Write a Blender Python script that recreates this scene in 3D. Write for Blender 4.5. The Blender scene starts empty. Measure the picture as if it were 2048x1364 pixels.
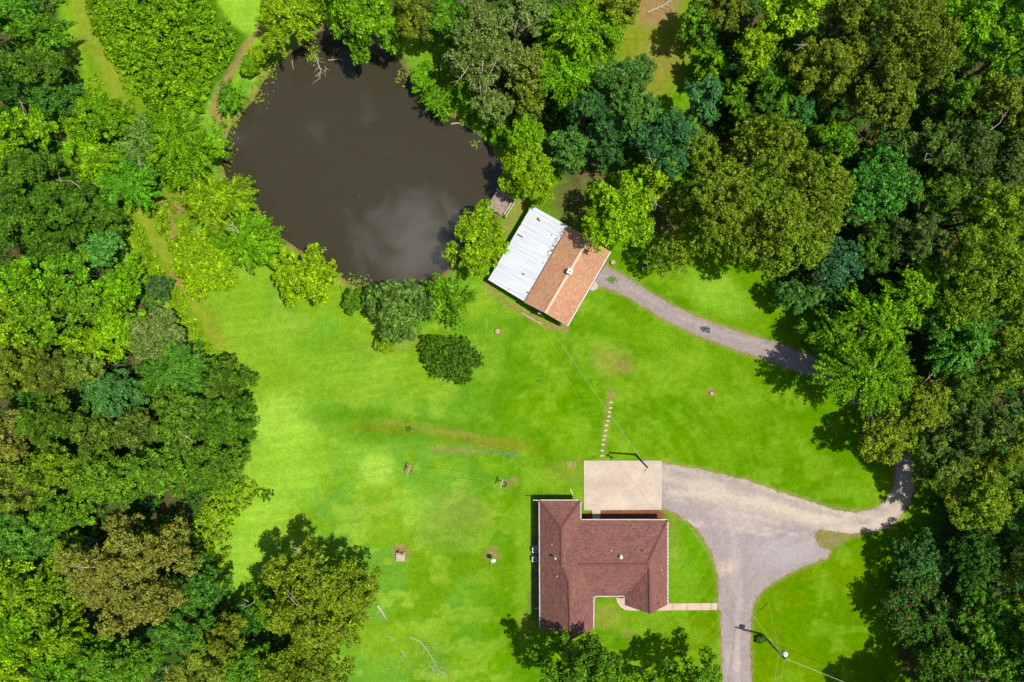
import bpy, math, random
import numpy as np
from mathutils import Vector, geometry as mgeo

C = bpy.context.scene.collection
# ------------------------------------------------------------------ camera, sky, sun, exposure
CAM_H = 102.4
PXM = 0.075                       # metres per photograph pixel on the ground
cam_d = bpy.data.cameras.new("camera"); cam_d.lens = 24.0; cam_d.sensor_width = 36.0
cam_d.clip_start = 0.5; cam_d.clip_end = 8000
cam = bpy.data.objects.new("camera", cam_d); C.objects.link(cam)
cam.location = (0, 0, CAM_H); cam.rotation_euler = (0, 0, 0)
bpy.context.scene.camera = cam

SUN_EL = math.radians(67.5)
SUN_AZ = math.atan2(-0.13, 1.0)   # maths angle of the direction TO the sun (image right, a little down)
world = bpy.data.worlds.new("World"); bpy.context.scene.world = world
world.use_nodes = True
wn = world.node_tree.nodes; wl = world.node_tree.links
wn.clear()
w_out = wn.new("ShaderNodeOutputWorld"); w_bg = wn.new("ShaderNodeBackground")
sky = wn.new("ShaderNodeTexSky"); sky.sky_type = 'NISHITA'; sky.sun_disc = False
sky.sun_elevation = SUN_EL; sky.sun_rotation = math.pi / 2 - SUN_AZ
sky.air_density = 1.0; sky.dust_density = 1.0; sky.ozone_density = 1.0
w_bg.inputs['Strength'].default_value = 0.084
# a few soft clouds in the sky (the pond mirrors one of them)
w_tc = wn.new("ShaderNodeTexCoord")
w_nz = wn.new("ShaderNodeTexNoise"); w_nz.inputs['Scale'].default_value = 20.0; w_nz.inputs['Detail'].default_value = 6.0; w_nz.inputs['Distortion'].default_value = 0.7
w_dist = wn.new("ShaderNodeVectorMath"); w_dist.operation = 'DISTANCE'
w_dist.inputs[1].default_value = Vector((-0.145, 0.140, 1.0)).normalized()
w_mr = wn.new("ShaderNodeMapRange"); w_mr.inputs['From Min'].default_value = 0.10; w_mr.inputs['From Max'].default_value = 0.0
w_mul = wn.new("ShaderNodeMath"); w_mul.operation = 'MULTIPLY_ADD'; w_mul.inputs[1].default_value = 0.62
w_add = wn.new("ShaderNodeMath"); w_add.operation = 'MULTIPLY'
w_mr2 = wn.new("ShaderNodeMapRange"); w_mr2.inputs['From Min'].default_value = 0.60; w_mr2.inputs['From Max'].default_value = 1.02
w_mix = wn.new("ShaderNodeMix"); w_mix.data_type = 'RGBA'
wl.new(w_tc.outputs['Generated'], w_nz.inputs['Vector'])
wl.new(w_tc.outputs['Generated'], w_dist.inputs[0])
wl.new(w_dist.outputs['Value'], w_mr.inputs['Value'])
wl.new(w_mr.outputs['Result'], w_mul.inputs[0]); wl.new(w_nz.outputs['Fac'], w_mul.inputs[2])
wl.new(w_mr.outputs['Result'], w_add.inputs[0])
wl.new(w_mul.outputs[0], w_mr2.inputs['Value'])
wl.new(w_mr2.outputs['Result'], w_mix.inputs['Factor'])
wl.new(sky.outputs['Color'], w_mix.inputs['A']); w_mix.inputs['B'].default_value = (30, 30, 30.5, 1)
wl.new(w_mix.outputs['Result'], w_bg.inputs['Color'])
wl.new(w_bg.outputs['Background'], w_out.inputs['Surface'])

sun_d = bpy.data.lights.new("sun", 'SUN'); sun_d.energy = 4.6; sun_d.angle = math.radians(0.55)
sun_d.color = (1.0, 0.95, 0.87)
sun = bpy.data.objects.new("sun", sun_d); C.objects.link(sun)
to_sun = Vector((math.cos(SUN_EL) * math.cos(SUN_AZ), math.cos(SUN_EL) * math.sin(SUN_AZ), math.sin(SUN_EL)))
sun.rotation_euler = (-to_sun).to_track_quat('-Z', 'Y').to_euler()
vs = bpy.context.scene.view_settings
bpy.context.scene.display_settings.display_device = 'sRGB'
vs.view_transform = 'Standard'; vs.look = 'None'; vs.gamma = 1.0; vs.use_curve_mapping = False
vs.exposure = 0.30

# ------------------------------------------------------------------ helpers
def at(px, py, z=0.0):
    """photograph pixel + height above ground -> world point"""
    k = PXM * (1 - z / CAM_H)
    return ((px - 1024) * k, -(py - 682) * k, z)

def lin(r, g, b):
    f = lambda c: (c / 255 / 12.92) if c / 255 <= 0.04045 else ((c / 255 + 0.055) / 1.055) ** 2.4
    return (f(r), f(g), f(b))

class MB:
    """collects shapes; build() links them as ONE mesh object"""
    def __init__(s): s.v = []; s.f = []
    def add(s, vs_, fs_):
        o = len(s.v); s.v += [tuple(p) for p in vs_]; s.f += [tuple(i + o for i in f) for f in fs_]; return s
    def box(s, c, size, rz=0.0, taper=1.0):
        x, y, z = size[0] / 2, size[1] / 2, size[2] / 2
        pts = []
        for dz, k in ((-z, 1.0), (z, taper)):
            for dx, dy in ((-x, -y), (x, -y), (x, y), (-x, y)):
                dx *= k; dy *= k
                pts.append((c[0] + dx * math.cos(rz) - dy * math.sin(rz), c[1] + dx * math.sin(rz) + dy * math.cos(rz), c[2] + dz))
        return s.add(pts, [(3, 2, 1, 0), (4, 5, 6, 7), (0, 1, 5, 4), (1, 2, 6, 5), (2, 3, 7, 6), (3, 0, 4, 7)])
    def tube(s, pts, rad, n=8, cap=True):
        pts = [Vector(p) for p in pts]
        if not hasattr(rad, '__len__'): rad = [rad] * len(pts)
        V = []; F = []
        for i, p in enumerate(pts):
            d = (pts[min(i + 1, len(pts) - 1)] - pts[max(i - 1, 0)]).normalized()
            up = Vector((0, 0, 1)) if abs(d.z) < 0.95 else Vector((1, 0, 0))
            a = d.cross(up).normalized(); b = a.cross(d)
            for k in range(n):
                t = 2 * math.pi * k / n
                V.append(p + (a * math.cos(t) + b * math.sin(t)) * rad[i])
        for i in range(len(pts) - 1):
            for k in range(n):
                F.append((i * n + k, i * n + (k + 1) % n, (i + 1) * n + (k + 1) % n, (i + 1) * n + k))
        if cap:
            F.append(tuple(range(n))[::-1]); F.append(tuple((len(pts) - 1) * n + k for k in range(n)))
        return s.add(V, F)
    def bar(s, a, b, w, h):
        """box section from a to b, w wide (horizontal), h high"""
        a = Vector(a); b = Vector(b); d = (b - a).normalized()
        up = Vector((0, 0, 1)) if abs(d.z) < 0.95 else Vector((1, 0, 0))
        sx = d.cross(up).normalized() * (w / 2); sz = sx.cross(d).normalized() * (h / 2)
        P = []
        for p in (a, b):
            P += [p - sx - sz, p + sx - sz, p + sx + sz, p - sx + sz]
        return s.add(P, [(0, 1, 2, 3), (7, 6, 5, 4), (0, 4, 5, 1), (1, 5, 6, 2), (2, 6, 7, 3), (3, 7, 4, 0)])
    def disc(s, c, r0, r1, z0, z1, n=20):
        V = [(c[0] + r0 * math.cos(2 * math.pi * k / n), c[1] + r0 * math.sin(2 * math.pi * k / n), z0) for k in range(n)]
        V += [(c[0] + r1 * math.cos(2 * math.pi * k / n), c[1] + r1 * math.sin(2 * math.pi * k / n), z1) for k in range(n)]
        F = [(k, (k + 1) % n, n + (k + 1) % n, n + k) for k in range(n)] + [tuple(range(n))[::-1], tuple(range(n, 2 * n))]
        return s.add(V, F)
    def prism(s, poly, z0, z1):
        n = len(poly)
        V = [(p[0], p[1], z0) for p in poly] + [(p[0], p[1], z1) for p in poly]
        a = sum(poly[i][0] * poly[(i + 1) % n][1] - poly[(i + 1) % n][0] * poly[i][1] for i in range(n))
        idx = list(range(n)) if a > 0 else list(range(n))[::-1]
        F = [tuple(idx)[::-1], tuple(n + i for i in idx)]
        for j in range(n):
            i, k = idx[j], idx[(j + 1) % n]
            F.append((i, k, n + k, n + i))
        return s.add(V, F)
    def build(s, name, m, parent=None, smooth=False):
        me = bpy.data.meshes.new(name); me.from_pydata(s.v, [], s.f); me.update()
        if smooth: me.polygons.foreach_set('use_smooth', [True] * len(me.polygons))
        o = bpy.data.objects.new(name, me); C.objects.link(o)
        if m: me.materials.append(m)
        if parent:
            o.parent = parent; o.matrix_parent_inverse = __import__('mathutils').Matrix.Translation(parent.location).inverted()
        return o

def tag(o, label=None, cat=None, group=None, kind=None):
    if label: o['label'] = label
    if cat: o['category'] = cat
    if group: o['group'] = group
    if kind: o['kind'] = kind
    return o

def thing(name, loc, label, cat, group=None):
    o = bpy.data.objects.new(name, None); C.objects.link(o); o.location = loc
    o.empty_display_size = 0.5
    return tag(o, label, cat, group)

# ------------------------------------------------------------------ materials
def nmat(name):
    m = bpy.data.materials.new(name); m.use_nodes = True
    return m, m.node_tree.nodes, m.node_tree.links, m.node_tree.nodes['Principled BSDF']

def noisy(name, col, rough=0.8, scale=3.0, amt=0.35, bump=0.0, col2=None, spec=0.3, metal=0.0, bscale=None, fine=True):
    m, n, l, p = nmat(name)
    tc = n.new('ShaderNodeTexCoord')
    nz = n.new('ShaderNodeTexNoise'); nz.inputs['Scale'].default_value = scale; nz.inputs['Detail'].default_value = 6
    l.new(tc.outputs['Object'], nz.inputs['Vector'])
    mr = n.new('ShaderNodeMapRange'); mr.inputs['From Min'].default_value = 0.3; mr.inputs['From Max'].default_value = 0.7
    l.new(nz.outputs['Fac'], mr.inputs['Value'])
    mx = n.new('ShaderNodeMix'); mx.data_type = 'RGBA'
    c2 = col2 if col2 else tuple(c * (1 - amt) for c in col)
    mx.inputs['A'].default_value = (*col, 1); mx.inputs['B'].default_value = (*c2, 1)
    l.new(mr.outputs['Result'], mx.inputs['Factor'])
    l.new(mx.outputs['Result'], p.inputs['Base Color'])
    p.inputs['Roughness'].default_value = rough; p.inputs['Specular IOR Level'].default_value = spec
    p.inputs['Metallic'].default_value = metal
    if bump:
        nb = n.new('ShaderNodeTexNoise'); nb.inputs['Scale'].default_value = bscale or scale * 6; nb.inputs['Detail'].default_value = 4
        l.new(tc.outputs['Object'], nb.inputs['Vector'])
        b = n.new('ShaderNodeBump'); b.inputs['Strength'].default_value = bump; b.inputs['Distance'].default_value = 0.05
        l.new(nb.outputs['Fac'], b.inputs['Height']); l.new(b.outputs['Normal'], p.inputs['Normal'])
    return m

def painted(name, attr_noise=((0.35, 0.55), (2.0, 0.3)), rough=0.9, bump=0.5, bscale=9.0, spec=0.1, bdist=0.1):
    """albedo from the mesh's own colour attribute times procedural mottling"""
    m, n, l, p = nmat(name)
    at_ = n.new('ShaderNodeAttribute'); at_.attribute_name = 'Col'
    tc = n.new('ShaderNodeTexCoord'); cur = at_.outputs['Color']
    for sc, am in attr_noise:
        nz = n.new('ShaderNodeTexNoise'); nz.inputs['Scale'].default_value = sc; nz.inputs['Detail'].default_value = 5; nz.inputs['Roughness'].default_value = 0.65
        l.new(tc.outputs['Object'], nz.inputs['Vector'])
        mr = n.new('ShaderNodeMapRange'); mr.inputs['From Min'].default_value = 0.25; mr.inputs['From Max'].default_value = 0.75
        mr.inputs['To Min'].default_value = 1 - am; mr.inputs['To Max'].default_value = 1 + am
        l.new(nz.outputs['Fac'], mr.inputs['Value'])
        vm = n.new('ShaderNodeVectorMath'); vm.operation = 'SCALE'
        l.new(cur, vm.inputs[0]); l.new(mr.outputs['Result'], vm.inputs['Scale']); cur = vm.outputs['Vector']
    l.new(cur, p.inputs['Base Color'])
    p.inputs['Roughness'].default_value = rough; p.inputs['Specular IOR Level'].default_value = spec
    nb = n.new('ShaderNodeTexNoise'); nb.inputs['Scale'].default_value = bscale; nb.inputs['Detail'].default_value = 3
    l.new(tc.outputs['Object'], nb.inputs['Vector'])
    b = n.new('ShaderNodeBump'); b.inputs['Strength'].default_value = bump; b.inputs['Distance'].default_value = bdist
    l.new(nb.outputs['Fac'], b.inputs['Height']); l.new(b.outputs['Normal'], p.inputs['Normal'])
    return m

def leaf_mat(name, fleck=None, frac=0.0, trans=0.20, rough=0.55, spread=0.50):
    m, n, l, p = nmat(name)
    oi = n.new('ShaderNodeObjectInfo'); g = n.new('ShaderNodeNewGeometry'); tc = n.new('ShaderNodeTexCoord')
    wn_ = n.new('ShaderNodeTexWhiteNoise'); wn_.noise_dimensions = '1D'
    l.new(g.outputs['Random Per Island'], wn_.inputs['W'])
    mr = n.new('ShaderNodeMapRange'); mr.inputs['To Min'].default_value = 1 - spread; mr.inputs['To Max'].default_value = 1 + spread
    l.new(g.outputs['Random Per Island'], mr.inputs['Value'])
    nz = n.new('ShaderNodeTexNoise'); nz.inputs['Scale'].default_value = 0.45; nz.inputs['Detail'].default_value = 2
    l.new(tc.outputs['Object'], nz.inputs['Vector'])
    mr2 = n.new('ShaderNodeMapRange'); mr2.inputs['From Min'].default_value = 0.3; mr2.inputs['From Max'].default_value = 0.7
    l.new(nz.outputs['Fac'], mr2.inputs['Value'])
    hue = n.new('ShaderNodeMix'); hue.data_type = 'RGBA'; hue.blend_type = 'MIX'
    hue.inputs['A'].default_value = (0.86, 0.94, 1.15, 1); hue.inputs['B'].default_value = (1.14, 1.06, 0.85, 1)
    l.new(mr2.outputs['Result'], hue.inputs['Factor'])
    mul = n.new('ShaderNodeMix'); mul.data_type = 'RGBA'; mul.blend_type = 'MULTIPLY'; mul.inputs['Factor'].default_value = 1
    l.new(oi.outputs['Color'], mul.inputs['A']); l.new(hue.outputs['Result'], mul.inputs['B'])
    vm = n.new('ShaderNodeVectorMath'); vm.operation = 'SCALE'
    ta = n.new('ShaderNodeAttribute'); ta.attribute_name = 'tint'
    tm = n.new('ShaderNodeMath'); tm.operation = 'MULTIPLY'; l.new(ta.outputs['Fac'], tm.inputs[0]); l.new(mr.outputs['Result'], tm.inputs[1])
    l.new(mul.outputs['Result'], vm.inputs[0]); l.new(tm.outputs[0], vm.inputs['Scale'])
    cur = vm.outputs['Vector']
    if fleck:
        gt = n.new('ShaderNodeMath'); gt.operation = 'LESS_THAN'; gt.inputs[1].default_value = frac
        l.new(wn_.outputs['Value'], gt.inputs[0])
        fm = n.new('ShaderNodeMix'); fm.data_type = 'RGBA'; fm.inputs['B'].default_value = (*fleck, 1)
        l.new(gt.outputs[0], fm.inputs['Factor']); l.new(cur, fm.inputs['A']); cur = fm.outputs['Result']
    l.new(cur, p.inputs['Base Color'])
    p.inputs['Roughness'].default_value = rough; p.inputs['Specular IOR Level'].default_value = 0.12
    tr = n.new('ShaderNodeBsdfTranslucent'); l.new(cur, tr.inputs['Color'])
    ms = n.new('ShaderNodeMixShader'); ms.inputs['Fac'].default_value = trans
    l.new(p.outputs['BSDF'], ms.inputs[1]); l.new(tr.outputs['BSDF'], ms.inputs[2])
    l.new(ms.outputs['Shader'], n['Material Output'].inputs['Surface'])
    return m

def shingle(name, c1, c2, c3, scale=1.0):
    m, n, l, p = nmat(name)
    uv = n.new('ShaderNodeUVMap')
    br = n.new('ShaderNodeTexBrick'); br.inputs['Scale'].default_value = scale
    br.inputs['Color1'].default_value = (*c1, 1); br.inputs['Color2'].default_value = (*c2, 1); br.inputs['Mortar'].default_value = (*c3, 1)
    br.inputs['Mortar Size'].default_value = 0.022; br.inputs['Mortar Smooth'].default_value = 0.3; br.inputs['Bias'].default_value = 0.0
    br.inputs['Brick Width'].default_value = 0.42; br.inputs['Row Height'].default_value = 0.24
    l.new(uv.outputs['UV'], br.inputs['Vector'])
    tc = n.new('ShaderNodeTexCoord')
    nz = n.new('ShaderNodeTexNoise'); nz.inputs['Scale'].default_value = 0.5; nz.inputs['Detail'].default_value = 6
    l.new(tc.outputs['Object'], nz.inputs['Vector'])
    nz2 = n.new('ShaderNodeTexNoise'); nz2.inputs['Scale'].default_value = 4.5; nz2.inputs['Detail'].default_value = 5; nz2.inputs['Roughness'].default_value = .75
    l.new(tc.outputs['Object'], nz2.inputs['Vector'])
    cur = br.outputs['Color']
    for z, lo, hi in ((nz, 0.92, 1.08), (nz2, 0.76, 1.24)):
        mr = n.new('ShaderNodeMapRange'); mr.inputs['From Min'].default_value = 0.3; mr.inputs['From Max'].default_value = 0.7
        mr.inputs['To Min'].default_value = lo; mr.inputs['To Max'].default_value = hi
        l.new(z.outputs['Fac'], mr.inputs['Value'])
        vm = n.new('ShaderNodeVectorMath'); vm.operation = 'SCALE'
        l.new(cur, vm.inputs[0]); l.new(mr.outputs['Result'], vm.inputs['Scale']); cur = vm.outputs['Vector']
    l.new(cur, p.inputs['Base Color']); p.inputs['Roughness'].default_value = 0.85; p.inputs['Specular IOR Level'].default_value = 0.2
    b = n.new('ShaderNodeBump'); b.inputs['Strength'].default_value = 0.35; b.inputs['Distance'].default_value = 0.03
    l.new(nz2.outputs['Fac'], b.inputs['Height']); l.new(b.outputs['Normal'], p.inputs['Normal'])
    return m

M_ground = painted('grass_and_soil', ((0.22, 0.12), (1.1, 0.20), (4.5, 0.34)), bump=0.9, bscale=5.0, bdist=0.16, spec=0.0, rough=1.0)
M_drive = painted('worn_asphalt', ((0.5, 0.10), (2.0, 0.14), (7.0, 0.16)), rough=0.85, bump=0.25, bscale=14, spec=0.25, bdist=0.03)
M_conc = painted('stained_concrete', ((0.45, 0.12), (1.7, 0.12), (8.0, 0.10)), rough=0.8, bump=0.12, bscale=20, spec=0.25, bdist=0.02)
M_leaf = leaf_mat('leaves')
M_leaf_y = leaf_mat('leaves_with_yellow_tips', (0.27, 0.27, 0.03), 0.14)
M_leaf_p = leaf_mat('leaves_with_pale_tips', (0.34, 0.31, 0.13), 0.14)
M_leaf_k = leaf_mat('leaves_with_pink_blossom', (0.42, 0.19, 0.13), 0.07)
M_bark = noisy('bark', (0.20, 0.155, 0.12), 0.9, 4, 0.5, 0.6)
M_dead = noisy('bleached_wood', (0.52, 0.45, 0.36), 0.85, 5, 0.35, 0.3)
M_white = noisy('white_paint', (0.74, 0.74, 0.72), 0.5, 2.5, 0.12)
M_brick = noisy('red_brick', (0.28, 0.12, 0.08), 0.9, 8, 0.35, 0.3)
M_glass, _n, _l, _p = nmat('window_glass'); _p.inputs['Base Color'].default_value = (0.02, 0.03, 0.035, 1); _p.inputs['Roughness'].default_value = 0.08
M_roof = shingle('red_brown_shingles', (0.250, 0.113, 0.090), (0.166, 0.074, 0.060), (0.065, 0.025, 0.023))
M_ridge = noisy('ridge_shingles', (0.165, 0.062, 0.05), 0.85, 3, 0.35)
M_roof2 = shingle('tan_shingles', (0.47, 0.258, 0.145), (0.37, 0.195, 0.108), (0.26, 0.13, 0.075))
M_ridge2 = noisy('tan_ridge_shingles', (0.60, 0.43, 0.31), 0.85, 3, 0.2)
M_siding = noisy('weathered_siding', (0.30, 0.25, 0.19), 0.85, 2, 0.3)
M_dark = noisy('dark_metal', (0.03, 0.03, 0.035), 0.5, 4, 0.3)
M_pole = noisy('creosote_pole', (0.055, 0.042, 0.035), 0.85, 3, 0.4)
M_galv = noisy('galvanised_metal', (0.52, 0.54, 0.56), 0.45, 4, 0.25, metal=0.3)
M_wire = noisy('wire', (0.42, 0.44, 0.42), 0.5, 4, 0.2)
M_plank = noisy('weathered_planks', (0.36, 0.29, 0.235), 0.9, 3.0, 0.45, 0.3)
M_stone = noisy('pale_stone', (0.52, 0.41, 0.32), 0.85, 5, 0.3, 0.3)
M_stump = noisy('cut_wood', (0.52, 0.32, 0.20), 0.85, 8, 0.4, 0.3)
M_rust = noisy('rust', (0.13, 0.075, 0.055), 0.9, 8, 0.5)
M_yellow = noisy('yellow_plastic', (0.75, 0.62, 0.03), 0.5, 4, 0.1)
M_hose = noisy('green_rubber', (0.03, 0.09, 0.06), 0.6, 4, 0.3)

# ------------------------------------------------------------------ numpy noise and masks
def _hash(ix, iy, seed):
    h = (ix.astype(np.int64) * 374761393 + iy.astype(np.int64) * 668265263 + seed * 1274126177) & 0x7fffffff
    h = ((h ^ (h >> 13)) * 1274126177) & 0x7fffffff
    return ((h ^ (h >> 16)) & 0xffff) / 65535.0
def vnoise(x, y, seed=0):
    ix = np.floor(x); iy = np.floor(y); fx = x - ix; fy = y - iy
    fx = fx * fx * (3 - 2 * fx); fy = fy * fy * (3 - 2 * fy)
    a = _hash(ix, iy, seed); b = _hash(ix + 1, iy, seed); c = _hash(ix, iy + 1, seed); d = _hash(ix + 1, iy + 1, seed)
    return (a * (1 - fx) + b * fx) * (1 - fy) + (c * (1 - fx) + d * fx) * fy
def fbm(x, y, seed=0, oct=4):
    s = 0; a = 0.5; t = 0
    for i in range(oct):
        s = s + a * vnoise(x * 2 ** i + 17.3 * i, y * 2 ** i - 9.1 * i, seed + i); t += a; a *= 0.55
    return s / t
def sstep(a, b, x):
    t = np.clip((x - a) / (b - a), 0, 1); return t * t * (3 - 2 * t)
def sdist(px, py, poly):
    """signed distance to a closed polygon, positive inside"""
    d = np.full(px.shape, 1e9); ins = np.zeros(px.shape, bool); n = len(poly)
    for i in range(n):
        x0, y0 = poly[i]; x1, y1 = poly[(i + 1) % n]
        ex, ey = x1 - x0, y1 - y0; L = ex * ex + ey * ey + 1e-12
        t = np.clip(((px - x0) * ex + (py - y0) * ey) / L, 0, 1)
        d = np.minimum(d, np.hypot(px - x0 - t * ex, py - y0 - t * ey))
        c = ((y0 > py) != (y1 > py)) & (px < (x1 - x0) * (py - y0) / (y1 - y0 + 1e-12) + x0)
        ins ^= c
    return np.where(ins, d, -d)
def pdist(px, py, line):
    d = np.full(px.shape, 1e9)
    for i in range(len(line) - 1):
        x0, y0 = line[i]; x1, y1 = line[i + 1]
        ex, ey = x1 - x0, y1 - y0; L = ex * ex + ey * ey + 1e-12
        t = np.clip(((px - x0) * ex + (py - y0) * ey) / L, 0, 1)
        d = np.minimum(d, np.hypot(px - x0 - t * ex, py - y0 - t * ey))
    return d
def smooth_poly(poly, it=2):
    for _ in range(it):
        q = []
        for i in range(len(poly)):
            a = poly[i]; b = poly[(i + 1) % len(poly)]
            q.append((a[0] * .75 + b[0] * .25, a[1] * .75 + b[1] * .25)); q.append((a[0] * .25 + b[0] * .75, a[1] * .25 + b[1] * .75))
        poly = q
    return poly

# ------------------------------------------------------------------ ground sheet (with the pond basin)
POND = smooth_poly([(503, 190), (470, 232), (446, 265), (436, 330), (452, 372), (500, 402), (535, 455), (572, 492), (640, 522), (690, 568),
        (738, 590), (800, 582), (890, 555), (965, 490), (1000, 415), (1012, 355), (990, 292), (945, 250), (893, 224), (850, 190),
        (822, 150), (795, 108), (745, 66), (690, 44), (640, 52), (600, 84), (560, 112), (527, 150)], 2)
def axis(lo, hi, st):
    inner = np.arange(lo, hi + st / 2, st)
    ext = [4, 10, 25, 60, 150, 400, 1000, 2500, 5000]
    return np.concatenate([[lo - e for e in ext[::-1]], inner, [hi + e for e in ext]])
gx = axis(-86, 86, 0.35); gy = axis(-60, 60, 0.35)
GX, GY = np.meshgrid(gx, gy); X = GX.ravel(); Y = GY.ravel()
PX = 1024 + X / PXM; PY = 682 - Y / PXM
wob = (fbm(PX / 60, PY / 60, 5) - 0.5) * 60
wob2 = (fbm(PX / 18, PY / 18, 9) - 0.5) * 22
dp = sdist(PX, PY, POND) * PXM
dpn = dp + wob2 * PXM * 0.4
Z = -1.9 * sstep(-1.1, 3.2, dpn)

def c3(*c): return np.array(c)
GRASS = c3(.096, .222, .001); GYEL = c3(.172, .308, .014); GPALE = c3(.225, .405, .028); GDEEP = c3(.064, .180, .000)
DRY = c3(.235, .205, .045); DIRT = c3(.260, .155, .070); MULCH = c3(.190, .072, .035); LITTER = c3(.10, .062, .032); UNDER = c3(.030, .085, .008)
ROUGH = c3(.115, .22, .007)
col = np.tile(GRASS, (X.size, 1))
def mixc(m, c, k=1.0):
    global col
    m = np.clip(m, 0, 1)[:, None] * k; col = col * (1 - m) + np.asarray(c) * m
def blob(cx, cy, rx, ry, rot=0, soft=0.45, wb=1.0):
    a = math.radians(rot); dx = PX - cx + wob * 0.35 * wb + wob2 * 0.4 * wb; dy = PY - cy + wob2 * 0.6 * wb
    u = (dx * math.cos(a) + dy * math.sin(a)) / rx; v = (-dx * math.sin(a) + dy * math.cos(a)) / ry
    return 1 - sstep(1 - soft, 1 + soft, np.hypot(u, v))
n1 = fbm(PX / 170, PY / 170, 21); n2 = fbm(PX / 60, PY / 60, 33); n3 = fbm(PX / 22, PY / 22, 41)
n4 = fbm(PX / 95 + 7, PY / 75, 52, 5); n5 = fbm(PX / 40, PY / 34, 58, 4)
mixc(sstep(.42, .58, n1), GYEL, .55); mixc(sstep(.46, .60, n2), GDEEP, .62); mixc(sstep(.52, .68, n3), GYEL, .5)
# left half of the lawn is paler and yellower, the right half deeper
mixc(1 - sstep(480, 1050, PX + wob * 3 + (PY - 900) * .35), GYEL, .75)
mixc(sstep(1120, 1420, PX + wob * 3), c3(.084, .194, .000), .7)
mixc(blob(930, 1180, 170, 110), c3(.085, .20, .001), .6)
mixc(blob(1600, 1280, 260, 180), c3(.112, .188, .000), .8)
MINT = c3(.105, .270, .022)
lm = 1 - sstep(820, 1120, PX + wob * 3)
mixc(lm * sstep(.46, .56, n4), MINT, .75); mixc(lm * sstep(.52, .62, n5), c3(.235, .36, .03), .6); mixc((1 - lm) * sstep(.50, .60, n4), GDEEP, .55); mixc((1 - lm) * sstep(.55, .66, n5), GYEL, .45)
for b in [(565, 845, 66, 60, 0, c3(.26,.44,.04), .9), (555, 950, 80, 70, 0, GPALE, .8), (750, 940, 36, 34, 0, c3(.26,.43,.045), .95), (490, 1090, 36, 90, 10, GPALE, .8),
          (530, 1020, 60, 40, -30, GPALE, .8), (700, 900, 90, 30, 0, GPALE, .35), (830, 1010, 40, 40, 0, GPALE, .5), (600, 900, 60, 60, 0, GPALE, .4),
          (1440, 590, 70, 36, 30, GPALE, .6), (510, 20, 70, 50, 0, GPALE, .8), (470, 650, 60, 110, -25, GYEL, .8), (490, 570, 50, 60, 0, GYEL, .8),
          (620, 730, 130, 70, 10, GYEL, .6), (760, 760, 120, 60, 0, GYEL, .5), (900, 1040, 70, 60, 0, c3(.17, .265, .035), .55), (930, 1020, 60, 30, 0, DRY, .2),
          (800, 850, 190, 26, 7, GDEEP, .7), (860, 858, 110, 9, 8, DRY, .45), (930, 872, 80, 7, 8, c3(.25,.27,.05), .55), (1010, 890, 70, 12, 6, c3(.17,.18,.01), .6), (720, 872, 60, 16, 4, GDEEP, .5), (960, 880, 110, 10, 8, c3(.15, .17, .01), .7), (905, 900, 50, 7, 5, DIRT, .55), (770, 858, 70, 9, 4, c3(.14, .165, .007), .6),
          (1225, 720, 45, 28, 10, DRY, .5), (1250, 735, 22, 10, 20, DIRT, .5), (1340, 740, 60, 40, 0, GYEL, .4), (1050, 1080, 20, 170, 0, GYEL, .6),
          (1050, 1250, 16, 30, 0, DRY, .4), (1215, 1230, 28, 26, 0, DRY, .6), (1290, 1250, 60, 26, 0, GYEL, .5), (1255, 1268, 14, 9, 0, DIRT, .5),
          (1385, 1090, 40, 90, 0, c3(.085, .22, .002), .7), (1345, 1070, 14, 60, 0, DRY, .35), (1130, 945, 50, 26, 0, DRY, .35), (1090, 960, 50, 20, 20, GYEL, .6),
          (802, 1104, 16, 17, 0, DIRT, .9), (984, 1108, 15, 15, 0, DIRT, .7), (815, 936, 10, 9, 0, DIRT, .7), (1012, 964, 18, 9, -20, DIRT, .6), (790, 1290, 70, 50, 0, GYEL, .6),
          (1225, 790, 8, 14, 0, DIRT, .7), (1214, 850, 8, 66, 10, DRY, .55), (1423, 786, 10, 8, 0, DIRT, .8), (660, 690, 60, 20, 0, GDEEP, .3), (800, 690, 70, 14, -8, DRY, .35),
          (1660, 1082, 32, 16, -20, c3(.22, .19, .09), .85), (1640, 1075, 10, 14, 0, DIRT, .7), (1700, 1070, 30, 9, -8, DIRT, .6), (1360, 1150, 30, 60, 0, GPALE, .25)]:
    mixc(blob(*b[:5]), b[5], b[6])
# mowing streaks
ang = math.radians(8); st = PX * math.sin(ang) + PY * math.cos(ang)
mixc(sstep(.40, .62, fbm(st / 8, PX / 420, 77, 3)), GDEEP, .17)
st2 = PX * .98 + PY * .2; mixc(sstep(.42, .62, fbm(st2 / 7, PY / 300, 78, 3)) * sstep(1380, 1480, PX) * sstep(1080, 1160, PY), GDEEP, .35)
rr = np.hypot(PX - 1180, PY - 1010); mixc(sstep(.42, .62, fbm(rr / 8, np.arctan2(PY - 1010, PX - 1180) * 2, 79, 3)) * (1 - sstep(330, 430, rr)) * sstep(1100, 1200, PX), GYEL, .22)
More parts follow.
